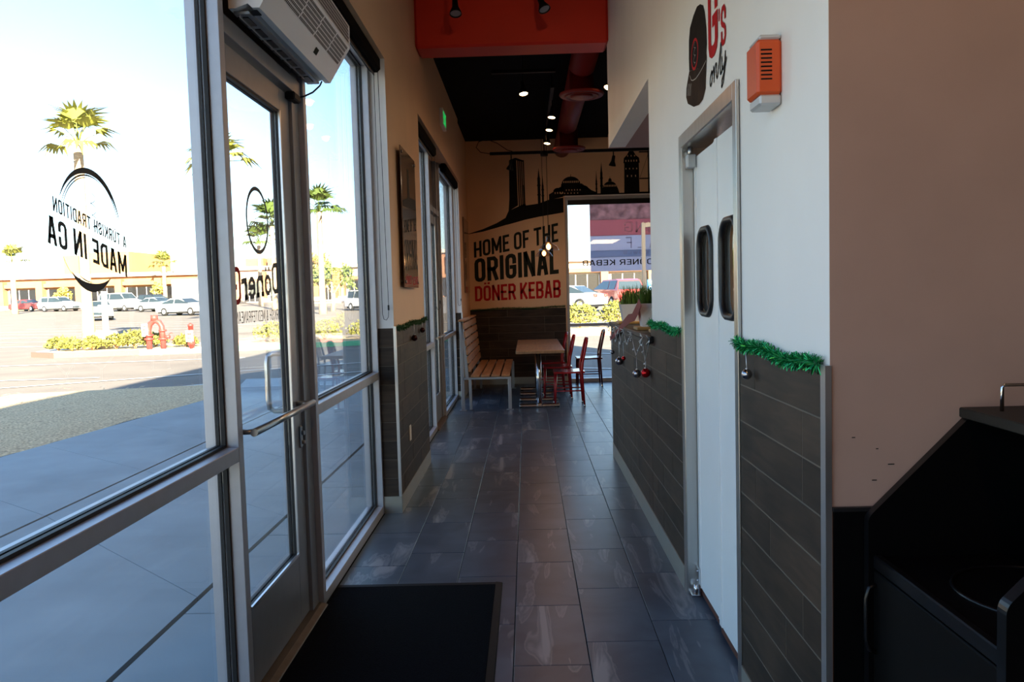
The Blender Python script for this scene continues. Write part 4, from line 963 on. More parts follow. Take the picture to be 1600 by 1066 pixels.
MB().bbox(1.0,1.03,6.94,6.97,1.20,2.05,.003).bbox(1.30,1.33,6.94,6.97,1.20,2.05,.003).bbox(1.03,1.30,6.94,6.97,2.01,2.05,.003).bbox(1.03,1.30,6.94,6.97,1.20,1.24,.003).build('frame', W['white_metal'], dp)
MB().box(1.03,1.30,6.953,6.957,1.24,2.01).build('pane', W['glass'], dp)

# silver string swag with hanging balls along the ledge
sw = thing('string_garland', (0.715,5.95,1.16), 'silver string garland pinned along the counter ledge edge', 'garland')
pins = [7.05,6.62,6.30,6.0,5.55,5.02,4.74]
stg = MB()
for a, b in zip(pins[:-1], pins[1:]):
    m = (a+b)/2; d = 0.09 if b > 5.5 else 0.13
    stg.tube([(0.716,a,1.175),(0.712,(a+m)/2,1.175-d*.55),(0.710,m,1.175-d),(0.712,(b+m)/2,1.175-d*.55),(0.716,b,1.175)], 0.0022, 5)
    rnd = random.Random(int(a*10))
    for k in range(4):
        y = a+(b-a)*rnd.random(); z = 1.175-d*(1-abs(y-m)/(abs(b-a)/2))
        stg.tube([(0.712,y,z),(0.705,y+rnd.uniform(-.03,.03),z-rnd.uniform(.01,.03))], 0.0016, 4); stg.sphere((0.705,y,z-.02), .006, 6, 4)
stg.build('string', W['string'], sw)
tw = MB()
for y in pins:
    for k in range(7):
        rnd = random.Random(int(y*100)+k); tw.tube([(0.718,y,1.178),(0.712+rnd.uniform(-.02,.0),y+rnd.uniform(-.03,.03),1.178+rnd.uniform(-.05,.03))], 0.0025, 4)
tw.build('twist_ties', W['string'], sw)
MB().bbox(0.708,0.725,4.75,4.93,1.150,1.192,.004).build('clip', W['black'], sw)
def ball(x, y, z, r, m, label, top, group='baubles hanging along the counter', wall=None):
    t = thing('bauble', (x,y,z-r), label, 'bauble', group)
    MB().sphere((x,y,z), r, 20, 12).build('ball', W[m], t)
    MB().lathe([(r*.26,z+r*.93),(r*.26,z+r*1.16),(r*.1,z+r*1.2)], (x,y,0), 10).build('cap', W['string'], t)
    MB().tube([(x,y,z+r*1.1),(x,(y*.7+top[0]*.3),(z*.5+top[1]*.5)),(x,top[0],top[1])], 0.0016, 5).build('hanger', W['string'], t)
ball(0.715, 4.90, 0.968, 0.029, 'ball_red', 'large shiny red bauble hanging under the counter', (4.89,1.04))
ball(0.713, 5.28, 0.925, 0.028, 'ball_silver', 'large silver bauble hanging beside the large red one', (5.29,1.04))
ball(0.715, 6.30, 0.920, 0.031, 'ball_silver', 'silver bauble left of the small red one on the counter', (6.31,1.08))
ball(0.717, 6.03, 0.965, 0.016, 'ball_red', 'small red bauble hanging under the counter', (6.05,1.08))
ball(0.715, 6.80, 0.955, 0.018, 'ball_silver', 'small silver bauble at the far end of the counter', (6.82,1.09))
ball(0.718, 2.645, 1.190, 0.0175, 'ball_silver', 'grey bauble hanging from tinsel beside the swing doors', (2.655,1.262), group='baubles hanging on tinsel')
ball(-0.866, 6.12, 1.155, 0.024, 'ball_dark', 'dark bauble hanging nearer on the pillar', (6.12,1.26), group='baubles hanging on tinsel')
ball(-0.866, 6.60, 1.193, 0.022, 'ball_dark', 'dark bauble hanging farther on the pillar', (6.60,1.26), group='baubles hanging on tinsel')

# tinsel garlands
def tinsel(p0, p1, label, m='tinsel', r=0.024, n=1500, seed=0, wave=0.008, ends=0.0):
    rnd = random.Random(seed); a, b = Vector(p0), Vector(p1); d = (b-a); ln = d.length; t = d.normalized()
    g = MB(); core = []
    for k in range(17):
        u = k/16; core.append(a+d*u+Vector((0,0,wave*math.sin(u*11+seed)+ends*max(0, u-.85))))
    th = thing('tinsel_garland', (a+b)/2, label, 'garland', 'tinsel along the top of the wainscot')
    MB().tube(core, 0.006, 6).build('core', W['tinsel_core'] if m == 'tinsel' else W['tinsel_dark'], th)
    up = Vector((0,0,1)); sd_ = t.cross(up).normalized()
    for k in range(n):
        u = rnd.random(); i = min(15, int(u*16)); f = u*16-i; p = core[i]*(1-f)+core[i+1]*f
        an = rnd.uniform(0,2*PI); dd = (up*math.cos(an)+sd_*math.sin(an)+t*rnd.uniform(-.6,.6)).normalized()
        l = r*rnd.uniform(.45,1.15); w = dd.cross(Vector((rnd.uniform(-1,1),rnd.uniform(-1,1),rnd.uniform(-1,1)))).normalized()*0.0016
        e = p+dd*l+Vector((0,0,-.12*l))
        g.quad(p-w, p+w, e+w*.7, e-w*.7)
    tag(g.build('tinsel_strands', W[m], th), kind='stuff')
tinsel((0.735,2.05,1.270), (0.735,2.835,1.285), 'bright green tinsel beside the swing doors, nearest', n=2600, seed=1, r=0.026, ends=0.06)
tinsel((0.735,3.90,1.268), (0.735,4.85,1.280), 'bright green tinsel between swing doors and planters', n=1700, seed=2, r=0.026)
tinsel((-0.882,5.42,1.265), (-0.882,7.0,1.272), 'green tinsel along the top of the wood-clad pillar', 'tinsel_dark', n=1700, seed=3, r=0.026)
tinsel((-0.90,12.975,1.225), (0.62,12.975,1.240), 'dark green tinsel under the red mural lettering', 'tinsel_dark', n=1500, seed=4, r=0.030)

# orange dispenser on the right wall
od = thing('orange_dispenser', (0.71,2.43,1.99), 'orange and silver box with dark vents on the white wall', 'wall device')
b0, b1 = 2.375, 2.487
MB().bbox(0.682,XR,b0,b1,2.033,2.190,.008).build('body', W['orange'], od)
MB().bbox(0.690,XR-.001,b0+.003,b1-.003,2.003,2.034,.006).build('bottom_cap', W['silver_pl'], od)
MB().bbox(0.690,XR-.001,b0+.003,b1-.003,2.189,2.204,.006).build('top_cap', W['silver_pl'], od)
for k in range(8): MB().box(0.694,0.726,b0-.0008,b0+.001,2.074+k*0.0118,2.0785+k*0.0118).build('vent_slot', W['ink'], od)

# cap and lettering painted on the right wall
xs = XR-0.002
cp = thing('wall_graphic', (xs,3.3,2.2), 'baseball cap and red and black lettering printed on the white wall', 'wall graphic')
def fan(mb, pts, x=xs): mb.add([(x,p[0],p[1]) for p in pts], [tuple(range(len(pts)))])
capm = MB(); fan(capm, [(3.429,2.656),(3.492,2.668),(3.518,2.664),(3.57,2.654),(3.641,2.627),(3.668,2.579),(3.674,2.504),(3.668,2.446),(3.45,2.40),(3.33,2.43),(3.32,2.463),(3.326,2.529),(3.351,2.598),(3.379,2.633)][::-1])
capm.build('cap_crown', mat('cap_black', (0.012,0.009,0.008), 0.7, spec=0.1, var=0.3, scale=20), cp)
capb = MB(); fan(capb, [(3.670,2.446),(3.704,2.417),(3.738,2.387),(3.746,2.35),(3.711,2.313),(3.584,2.270),(3.475,2.254),(3.401,2.259),(3.353,2.291),(3.342,2.34),(3.325,2.41),(3.33,2.43),(3.45,2.40)])
capb.build('cap_brim', mat('cap_brim', (0.028,0.014,0.008), 0.7, spec=0.1, var=0.5, scale=9), cp)
cl = MB()
for q in ribbon([(3.655,2.423),(3.625,2.396),(3.588,2.385),(3.53,2.378),(3.467,2.380),(3.40,2.387),(3.333,2.398)], 0.004): cl.quad(*[(xs-.001,p.x,p.y) for p in q])
for k in range(5):
    a = (3.712-k*.017, 2.350-k*.004); b = (a[0]-.022, a[1]+.045)
    for q in ribbon([a, (a[0]-.006,a[1]+.022), b], 0.0035): cl.quad(*[(xs-.001,p.x,p.y) for p in q])
cl.build('cap_stitching', mat('cap_grey_line', (0.42,0.40,0.37), 0.6), cp)
cr_ = MB()
rp_ = [(3.547+.066*math.cos(2*PI*k/28), 2.486+.060*math.sin(2*PI*k/28)) for k in range(28)]
for q in ribbon(rp_, 0.012, True): cr_.quad(*[(xs-.001,p.x,p.y) for p in q])
cr_.build('cap_emblem_ring', W['red_ink'], cp)
ce = MB(); squiggle(ce, 3.547, 2.486, 0.09, 0.05, xs-.001); ce.build('cap_emblem_mark', mat('cap_mark', (0.5,0.5,0.5), 0.6), cp)
gt = MB(); xs1 = xs-.0005
GL['g'] = (1.0, [[(1,0.66),(1,0.86),(0.90,0.95),(0.66,1),(0.34,1),(0.10,0.95),(0,0.86),(0,0.14),(0.10,0.045),(0.34,0),(0.66,0),(0.90,0.045),(1,0.14),(1,0.44),(0.62,0.44)]], [])
print_text(gt, 'g', [(xs1,3.290,2.378),(xs1,3.134,2.378),(xs1,3.134,2.68),(xs1,3.290,2.68)], cw=0.52, t=0.15)
print_text(gt, 'S', [(xs1,3.084,2.374),(xs1,3.010,2.374),(xs1,3.010,2.518),(xs1,3.084,2.518)], cw=0.5, t=0.13)
for q in ribbon([(3.110,2.487),(3.110,2.520)], 0.014): gt.quad(*[(xs1,p.x,p.y) for p in q])
gt.build('red_lettering', W['red_ink'], cp)
ot = MB()
def script(pts, t=0.0098):
    for q in ribbon(pts, t): ot.quad(*[(xs1,p.x,p.y) for p in q])
def crv(ctrl, n=10):
    """Catmull-Rom through 2d points"""
    c = [ctrl[0]]+ctrl+[ctrl[-1]]; out = []
    for i in range(1, len(c)-2):
        for k in range(n):
            t = k/n; p0, p1, p2, p3 = [Vector(c[i+j]) for j in (-1,0,1,2)]
            out.append(tuple(0.5*((2*p1)+(-p0+p2)*t+(2*p0-5*p1+4*p2-p3)*t*t+(-p0+3*p1-3*p2+p3)*t**3)))
    return out+[tuple(ctrl[-1])]
script(crv([(3.245,2.328),(3.265,2.312),(3.270,2.290),(3.258,2.278),(3.240,2.288),(3.232,2.312),(3.240,2.330),(3.225,2.320),(3.205,2.332)]))
script(crv([(3.208,2.338),(3.200,2.310),(3.204,2.282)])); script(crv([(3.203,2.295),(3.180,2.335),(3.160,2.335),(3.165,2.300),(3.152,2.282),(3.138,2.295)]))
script(crv([(3.138,2.295),(3.105,2.36),(3.088,2.392),(3.082,2.375),(3.100,2.32),(3.100,2.285),(3.082,2.285),(3.068,2.300)]))
script(crv([(3.072,2.335),(3.072,2.300),(3.055,2.290),(3.034,2.31),(3.022,2.340)])); script(crv([(3.022,2.342),(3.030,2.29),(3.055,2.245),(3.082,2.230),(3.080,2.250),(3.045,2.275),(3.005,2.315)]))
ot.build('script_lettering', W['ink'], cp)

# black waste cabinet on the right
wc = thing('waste_cabinet', (1.15,1.71,0), 'black waste cabinet with sloped sides and chrome rail on top', 'cabinet')
Y0, Y1 = 1.40, 2.0
def side(y0, y1):
    pr = [(0.832,0.0),(0.832,0.885)]
    for k in range(5):
        a = PI-k*(PI*0.25)/4; pr.append((0.832+0.035+0.035*math.cos(a), 0.885+0.035*math.sin(a)))
    pr += [(1.075,1.140),(1.62,1.140),(1.62,0)]
    s_ = MB().prism(pr, y0, y1, 'y').build('side_panel', W['lam'], wc)
    ed = [(0.8315,(y0+y1)/2,0.02),(0.8315,(y0+y1)/2,0.885)]+[(p[0]-.0005,(y0+y1)/2,p[1]) for p in pr[2:7]]+[(1.0745,(y0+y1)/2,1.1405)]
    e = MB()
    for i in range(len(ed)-1):
        a, b = ed[i], ed[i+1]; e.quad((a[0],y0,a[2]),(b[0],y0,b[2]),(b[0],y1,b[2]),(a[0],y1,a[2]))
    e.build('edge_band', W['lam_edge'], s_)
side(Y0, Y0+0.028); side(Y1-0.028, Y1-0.002)
MB().box(1.59,1.62,Y0+.028,Y1-.028,0,1.14).build('back_panel', W['lam'], wc)
MB().bbox(1.065,1.64,Y0-.02,Y1-.001,1.140,1.165,.003).build('top_slab', mat('cabinet_top', (0.022,0.021,0.018), 0.5, spec=0.2), wc)
dk_ = MB().box(0.86,1.59,Y0+.028,Y1-.028,0.775,0.800).build('deck', W['lam'], wc)
MB().tube([(1.09+.17*math.cos(2*PI*k/36),1.71+.17*math.sin(2*PI*k/36),0.802) for k in range(36)], 0.005, 6, closed=True).build('chute_ring', W['lam_edge'], dk_)
MB().lathe([(0.001,0.8006),(0.166,0.8006)], (1.09,1.71,0), 32, caps=False).build('chute_hole', W['lam'], dk_)
MB().bbox(0.842,0.862,Y0+.030,Y1-.030,0.772,0.806,.003).build('front_rail', W['lam_edge'], wc)
dr_ = MB().bbox(0.842,0.860,Y0+.032,Y1-.032,0.06,0.768,.003).build('cabinet_door', W['lam'], wc)
MB().tube([(0.842,1.955,0.735),(0.826,1.955,0.728),(0.818,1.955,0.70),(0.818,1.955,0.60),(0.826,1.955,0.572),(0.842,1.955,0.565)], 0.006, 8).build('handle', W['lam_edge'], dr_)
MB().box(0.87,1.6,Y0+.03,Y1-.03,0,0.06).build('plinth', W['black'], wc)
MB().tube([(1.125,1.92,1.165),(1.125,1.92,1.222),(1.130,1.92,1.228),(1.60,1.92,1.228),(1.605,1.92,1.222),(1.605,1.92,1.165)], 0.0045, 8).build('tray_rail', W['chrome'], wc)

# ================================================================== OUTSIDE
def gz(y): return -0.15+0.0155*max(0.0, y-32.0)
# pavement slabs beside the building
sw_ = tag(MB().box(-5.6,-1.13,-8,15.3,-0.30,-0.045).build('ground_sidewalk', W['joint']), 'shaded concrete sidewalk outside the storefront', 'sidewalk', kind='structure')
def slab(pts):
    c = (sum(p[0] for p in pts)/len(pts), sum(p[1] for p in pts)/len(pts))
    MB().prism([(p[0]+(c[0]-p[0])*0.004, p[1]+(c[1]-p[1])*0.004) for p in pts], -0.046, -0.02, 'z').build('slab', W['concrete'], sw_)
def xe(y): return -5.65+0.082*(y-3.5)           # outer edge along the mulch bed
for k in range(-6, 13):                          # strip next to the building
    slab([(-1.685,k*1.25),(-1.13,k*1.25),(-1.13,k*1.25+1.245),(-1.685,k*1.25+1.245)])
sk_ = 0.78
def jy(x, k): return 3.95+k*1.48+(x+1.7)*(-0.92)   # skew joints
for k in range(-8, 8):
    a = [(-1.71,jy(-1.71,k)),(-1.71,jy(-1.71,k+1)),(-3.46,jy(-3.46,k+1)),(-3.46,jy(-3.46,k))]
    if max(p[1] for p in a) < 15.2 and min(p[1] for p in a) > -7.5: slab(a)
    b = [(-3.48,jy(-3.48,k)),(-3.48,jy(-3.48,k+1)),(xe(jy(-5,k+1)),jy(-5,k+1)),(xe(jy(-5,k)),jy(-5,k))]
    if max(p[1] for p in b) < 15.2 and min(p[1] for p in b) > -7.5: slab(b)
MB().prism([(-1.13,12.8),(-1.13,15.2),(-5.4,15.2),(-4.8,12.8)][::-1], -0.046, -0.021, 'z').build('slab', W['concrete'], sw_)
# mulch bed: subdivided bumpy mesh
mm = MB(); nx, ny = 26, 60
def mp_(i, j):
    u, v = i/nx, j/ny; y = -6+19.8*v; xi = xe(y) if y < 12 else xe(12); xo = -9.0-(0.0 if y < 12 else 0)
    x = xi+(xo-xi)*u; yy = y+(1.0*(1-u) if v > .9 else 0)*(v-.9)*10
    r = random.Random(i*977+j); e = min(u, 1-u, v, 1-v)*8
    return (x, yy, -0.05+0.035*min(1, e)*(0.5+r.random()))
vs = [mp_(i, j) for j in range(ny+1) for i in range(nx+1)]
fs = [(j*(nx+1)+i, (j+1)*(nx+1)+i, (j+1)*(nx+1)+i+1, j*(nx+1)+i+1) for j in range(ny) for i in range(nx)]
mm.add(vs, fs, True); mu = mm.build('mulch_bed', W['mulch']); tag(mu, 'brown mulch bed between sidewalk and drive', 'mulch', kind='stuff')
cb = random.Random(5); ch = MB()
for k in range(420):
    y = cb.uniform(2,14); x = cb.uniform(-8.8, xe(min(y,12))-.05); a = cb.uniform(0,PI); l = cb.uniform(.02,.07); w = .008
    dx, dy = math.cos(a)*l, math.sin(a)*l; ex_, ey_ = -math.sin(a)*w, math.cos(a)*w; z = 0.012+cb.random()*.012
    ch.quad((x-dx-ex_,y-dy-ey_,z),(x+dx-ex_,y+dy-ey_,z+.01),(x+dx+ex_,y+dy+ey_,z+.01),(x-dx+ex_,y-dy+ey_,z))
tag(ch.build('bark_chips', W['mulch'], mu), kind='stuff')
# parking lot
lot = MB(); ys = [-60,-20,0,15,25,32,50,80,120,200]
for a, b in zip(ys[:-1], ys[1:]): lot.quad((-160,a,gz(a)),(90,a,gz(a)),(90,b,gz(b)),(-160,b,gz(b)))
lo_ = tag(lot.build('ground_lot', W['asphalt']), 'sunlit asphalt parking lot and drive', 'ground', kind='structure')
ln_ = MB()
def lane(x0, y0, x1, y1, w=0.12):
    d = Vector((x1-x0, y1-y0)); n = Vector((-d.y, d.x)).normalized()*w/2; e = 0.012
    ln_.quad((x0-n.x,y0-n.y,gz(y0)+e),(x1-n.x,y1-n.y,gz(y1)+e),(x1+n.x,y1+n.y,gz(y1)+e),(x0+n.x,y0+n.y,gz(y0)+e))
for k in range(9): lane(-36+k*1.2, 33+k*2.9, -19+k*0.9, 31.5+k*2.9, .14)
lane(-12,14.8,-3,20.5); lane(-9,13.6,-2.5,18.2); lane(-30,19.5,-8,22.5); lane(1.0,17,5.5,14.5); lane(1.4,21,6.5,18); lane(-30,16,-9.5,17.5)
ln_.build('lane_lines', W['line'], lo_)
MB().box(-0.9,6.5,13.16,15.2,-0.14,-0.03).build('far_walk', W['concrete'], lo_)
# planting island with kerb, in front of the parked cars
ip = [(-15.8,25.2),(-14.6,24.4),(-10.0,25.45),(-2.5,28.2),(9.0,30.2),(9.0,36.0),(-2.5,33.0),(-10.5,29.4),(-14.8,28.0),(-16.2,26.8)]
isl = MB().prism(ip, -0.17, 0.0, 'z'); io = tag(isl.build('ground_island', W['kerb']), 'raised kerb island with shrubs across the drive', 'kerb', kind='structure')
def kerbface(a, b, m, h=0.012):
    d = Vector((b[0]-a[0], b[1]-a[1])); n = Vector((d.y, -d.x)).normalized()*0.02
    MB().prism([(a[0]+n.x,a[1]+n.y),(b[0]+n.x,b[1]+n.y),(b[0]-n.x*6,b[1]-n.y*6),(a[0]-n.x*6,a[1]-n.y*6)], -0.155, h, 'z').build('kerb_face', W[m], io)
kerbface(ip[0], ip[1], 'kerb_red'); kerbface(ip[1], (-12.2,24.95), 'kerb_red'); kerbface((-12.2,24.95), ip[2], 'kerb'); kerbface(ip[2], ip[3], 'kerb_green'); kerbface(ip[3], ip[4], 'kerb_red')
MB().prism([(-15.4,25.6),(-14.4,24.85),(-10.1,25.85),(-2.6,28.6),(8.8,30.7),(8.8,35.6),(-2.6,32.6),(-10.5,29.0),(-14.7,27.6)], 0.0, 0.014, 'z').build('bed_soil', W['mulch'], io)

def leaf_cluster(mb, c, rx, ry, rz, n, s, rnd):
    for k in range(n):
        a = rnd.uniform(0,2*PI); e = math.asin(rnd.uniform(-.5,1)); q = rnd.uniform(.55,1.0)
        p = Vector((c[0]+rx*q*math.cos(a)*math.cos(e), c[1]+ry*q*math.sin(a)*math.cos(e), c[2]+rz*q*math.sin(e)))
        d = Vector((rnd.uniform(-1,1),rnd.uniform(-1,1),rnd.uniform(-.3,1))).normalized()*s*rnd.uniform(.6,1.4); w = d.orthogonal().normalized()*s*.35
        mb.add([p, p+d*.5+w, p+d, p+d*.5-w], [(0,1,2,3)])
def shrub(x, y, r, h, label, m='shrub', n=420, s=0.10, seed=0, z=0.014, group='shrubs on the kerb islands'):
    rnd = random.Random(seed)
    t = thing('shrub', (x,y,z), label, 'shrub', group)
    g = MB(); leaf_cluster(g, (x,y,z+h*.42), r, r, h*.58, n, s, rnd); g.build('foliage', W[m], t)
    st = MB()
    for k in range(5):
        a = k*1.26; st.tube([(x,y,z),(x+math.cos(a)*r*.5,y+math.sin(a)*r*.5,z+h*.6)], [.02,.008], 5)
    st.build('stems', W['trunk'], t)
SH = [(-14.58,25.35,.30,.40,'low yellow-green shrub in front of the palm trunk'),(-13.93,25.4,.30,.44,'low yellow-green shrub in front of the lamp post base'),(-15.25,25.75,.40,.42,'leftmost yellow-green shrub on the island by the palm'),(-13.35,25.75,.42,.50,'yellow-green shrub just right of the palm base'),(-12.68,25.65,.42,.62,'rounded shrub left of the fire hydrant, second'),(-12.38,26.45,.40,.45,'low shrub directly left of the red hydrant'),
      (-11.2,26.1,.38,.38,'small shrub between hydrant and red post'),(-10.2,26.5,.5,.52,'shrub right of the red post'),(-8.8,27.6,.7,.7,'shrub seen through the entrance door glass'),(-7.2,28.3,.62,.7,'leafy shrub seen left in the second window'),(-5.9,28.8,.62,.65,'leafy shrub seen centre in the second window')]
for i, (x, y, r, h, l) in enumerate(SH): shrub(x, y, r, h, l, seed=i+40)
for i, (x, y, r, h, l) in enumerate([(2.1,32.0,.72,1.0,'yellow shrub outside the far window, left'),(3.6,32.2,.72,1.05,'yellow shrub outside the far window, middle'),(5.1,32.4,.72,.95,'yellow shrub outside the far window, right')]):
    shrub(x, y, r, h, l, n=650, s=.13, seed=80+i, group='shrubs outside the far window')

# red standpipe hydrant and red post
hy = thing('fire_hydrant', (-11.75,25.15,0.0), 'red double standpipe hydrant with white tag on the kerb island', 'hydrant')
MB().tube([(-12.05,25.3,0.0),(-12.05,25.3,.62),(-12.0,25.3,.80),(-11.85,25.3,.92),(-11.7,25.3,.86),(-11.62,25.3,.72),(-11.60,25.3,.0)], 0.085, 12).build('pipe', W['hydrant'], hy)
MB().lathe([(.14,.30),(.14,.36)],(-12.05,25.3,0),14).lathe([(.14,.42),(.14,.47)],(-12.05,25.3,0),14).lathe([(.14,.30),(.14,.36)],(-11.60,25.3,0),14).lathe([(.12,.56),(.12,.62)],(-11.60,25.3,0),14).lathe([(.11,-.05),(.11,.12)],(-11.85,25.3,.97),12).build('flange', W['hydrant'], hy)
MB().tube([(-11.55,25.3,.40),(-11.38,25.3,.38)], .05, 10).tube([(-11.33+.09*math.cos(2*PI*k/16),25.3,.40+.11*math.sin(2*PI*k/16)) for k in range(16)], .014, 6, closed=True).build('valve_wheel', W['hydrant'], hy)
MB().bbox(-12.22,-12.02,25.17,25.19,.42,.82,.004).build('tag', W['sign_white'], hy)
MB().box(-12.18,-12.07,25.165,25.17,.52,.56).box(-12.18,-12.07,25.165,25.17,.62,.66).box(-12.18,-12.07,25.165,25.17,.72,.75).build('tag_print', W['hydrant'], hy)
rp2 = thing('red_post', (-10.70,25.3,0), 'short red post with a white notice right of the hydrant', 'post')
MB().lathe([(.075,0),(.075,.70),(.085,.70),(.085,.76),(.03,.80)], (-10.70,25.3,0), 14).lathe([(.11,.1),(.11,.28)],(-10.70,25.3,0),14).build('pipe', W['hydrant'], rp2)
MB().bbox(-10.82,-10.58,25.17,25.19,.22,.58,.004).build('notice', W['sign_white'], rp2)
MB().box(-10.77,-10.63,25.165,25.17,.32,.36).box(-10.77,-10.63,25.165,25.17,.44,.49).build('notice_print', W['hydrant'], rp2)
lp = thing('light_pole_base', (-13.95,26.3,0.0), 'white concrete lamp post base beside the palm trunk', 'lamp post')
MB().lathe([(.34,0.0),(.34,.55),(.30,.60)], (-13.95,26.3,0), 20).build('base', W['kerb'], lp)
MB().lathe([(.10,.60),(.085,1.9)], (-13.95,26.3,0), 14).build('pole', W['sign_white'], lp)
MB().bbox(-14.15,-13.75,26.24,26.28,1.2,1.45,.01).build('plate', W['sign_white'], lp)

# palms
def frond_mesh(name, m, L=1.5, nb=11, spread=1.15, droop=.5, seed=0):
    """fan leaf on a stalk, growing along +x"""
    rnd = random.Random(seed); g = MB()
    g.tube([(0,0,0),(L*.25,0,.10*L),(L*.48,0,.12*L)], [.022,.016,.010], 5)
    for k in range(nb):
        a = -spread+2*spread*k/(nb-1)+rnd.uniform(-.05,.05); l = L*.56*(1-.25*abs(a)/spread)*rnd.uniform(.85,1.1)
        base = Vector((L*.46,0,.12*L)); d = Vector((math.cos(a), math.sin(a), 0)); w = Vector((-math.sin(a), math.cos(a), 0))*.045*L
        mid = base+d*l*.55+Vector((0,0,.04*L)); tip = base+d*l+Vector((0,0,-droop*l*rnd.uniform(.3,.9)))
        g.add([base-w*.2, base+w*.2, mid-w, mid+w, tip], [(0,2,3,1),(2,4,3)])
    return g.mesh(name, m)
FR = {}
for key in ('frond', 'frond_y'): FR[key] = [frond_mesh('frond', W[key], seed=s) for s in range(3)]
def palm(x, y, top, label, n=12, s=1.0, m='frond', tr=0.17, seed=0, lean=0.0):
    rnd = random.Random(seed); z0 = 0.0 if y < 29 else gz(y)
    t = thing('palm_tree', (x,y,z0), label, 'palm tree', 'palm trees around the parking lot')
    h = top-z0; pts = [(lean*k/8*h*.02, 0, h*k/8) for k in range(9)]
    MB().tube(pts, [tr*(1.25-.45*min(1, k/2) if k < 2 else .9-.012*k) for k in range(9)], 12).build('trunk', W['trunk'], t, True)
    for k in range(n):
        a = 2*PI*k/n+rnd.uniform(-.25,.25); up = rnd.uniform(-.95,.25) if k % 3 else rnd.uniform(-1.35,-.8)
        o = bpy.data.objects.new('frond', FR[m][k % 3]); COL.objects.link(o); o.parent = t
        o.location = (pts[-1][0],0,h-.05); o.rotation_euler = (0,up,a); q = s*rnd.uniform(.85,1.15); o.scale = (q,q,q)
palm(-14.64, 26.5, 6.75, 'tall palm with yellow-green crown on the kerb island, nearest', 15, 1.0, 'frond_y', .19, 1)
palm(-15.06, 40.0, 8.3, 'palm crown half hidden behind the window mullion', 12, 1.35, 'frond_y', .2, 2)
palm(-15.3, 60.0, 7.9, 'tall green palm seen through the second window', 18, 1.5, 'frond', .26, 3)
palm(-23.6, 75.0, 8.3, 'green palm behind the ring logo on the door, right', 16, 1.8, 'frond', .26, 4)
palm(-29.9, 90.0, 7.8, 'green palm behind the ring logo on the door, left', 16, 1.8, 'frond', .26, 5)
palm(-54.8, 85.0, 6.2, 'small palm in front of the shops at far left', 12, 1.5, 'frond_y', .3, 6)
palm(-45.3, 100.0, 6.0, 'small palm near the box truck', 12, 1.5, 'frond_y', .26, 7)
def tree(x, y, z1, r, label, m, seed, n=900):
    rnd = random.Random(seed); z0 = gz(y); t = thing('tree', (x,y,z0), label, 'tree', 'trees beyond the parking lot')
    st = MB().tube([(x,y,z0),(x+.1,y,z0+(z1-z0)*.35),(x,y,z0+(z1-z0)*.6)], [.22,.16,.08], 8)
    for k in range(4): st.tube([(x+.1,y,z0+(z1-z0)*.35),(x+math.cos(k*1.6)*r*.6,y+math.sin(k*1.6)*r*.6,z0+(z1-z0)*.7)], [.1,.03], 6)
    st.build('trunk', W['trunk'], t)
    g = MB()
    for k in range(6):
        c = (x+rnd.uniform(-.5,.5)*r, y+rnd.uniform(-.5,.5)*r, z0+(z1-z0)*rnd.uniform(.5,.8)); leaf_cluster(g, c, r*.65, r*.65, (z1-z0)*.25, n//6, .32, rnd)
    g.build('foliage', W[m], t)
tree(-18.3, 72, 5.6, 2.4, 'yellow-green tree left of centre in the second window', 'tree_yellow', 1)
tree(-16.0, 66, 4.4, 1.7, 'dark green tree below the palm in the second window', 'tree_leaf', 2)
tree(-13.4, 76, 5.6, 2.4, 'yellow-green tree at the right of the second window', 'tree_yellow', 3)
tree(-57.5, 99, 3.9, 1.0, 'small bare-looking tree in front of the arched shop', 'tree_yellow', 4, 200)
tree(-47.0, 101, 4.3, 1.0, 'small tree between the shops and dark car', 'tree_yellow', 5, 200)

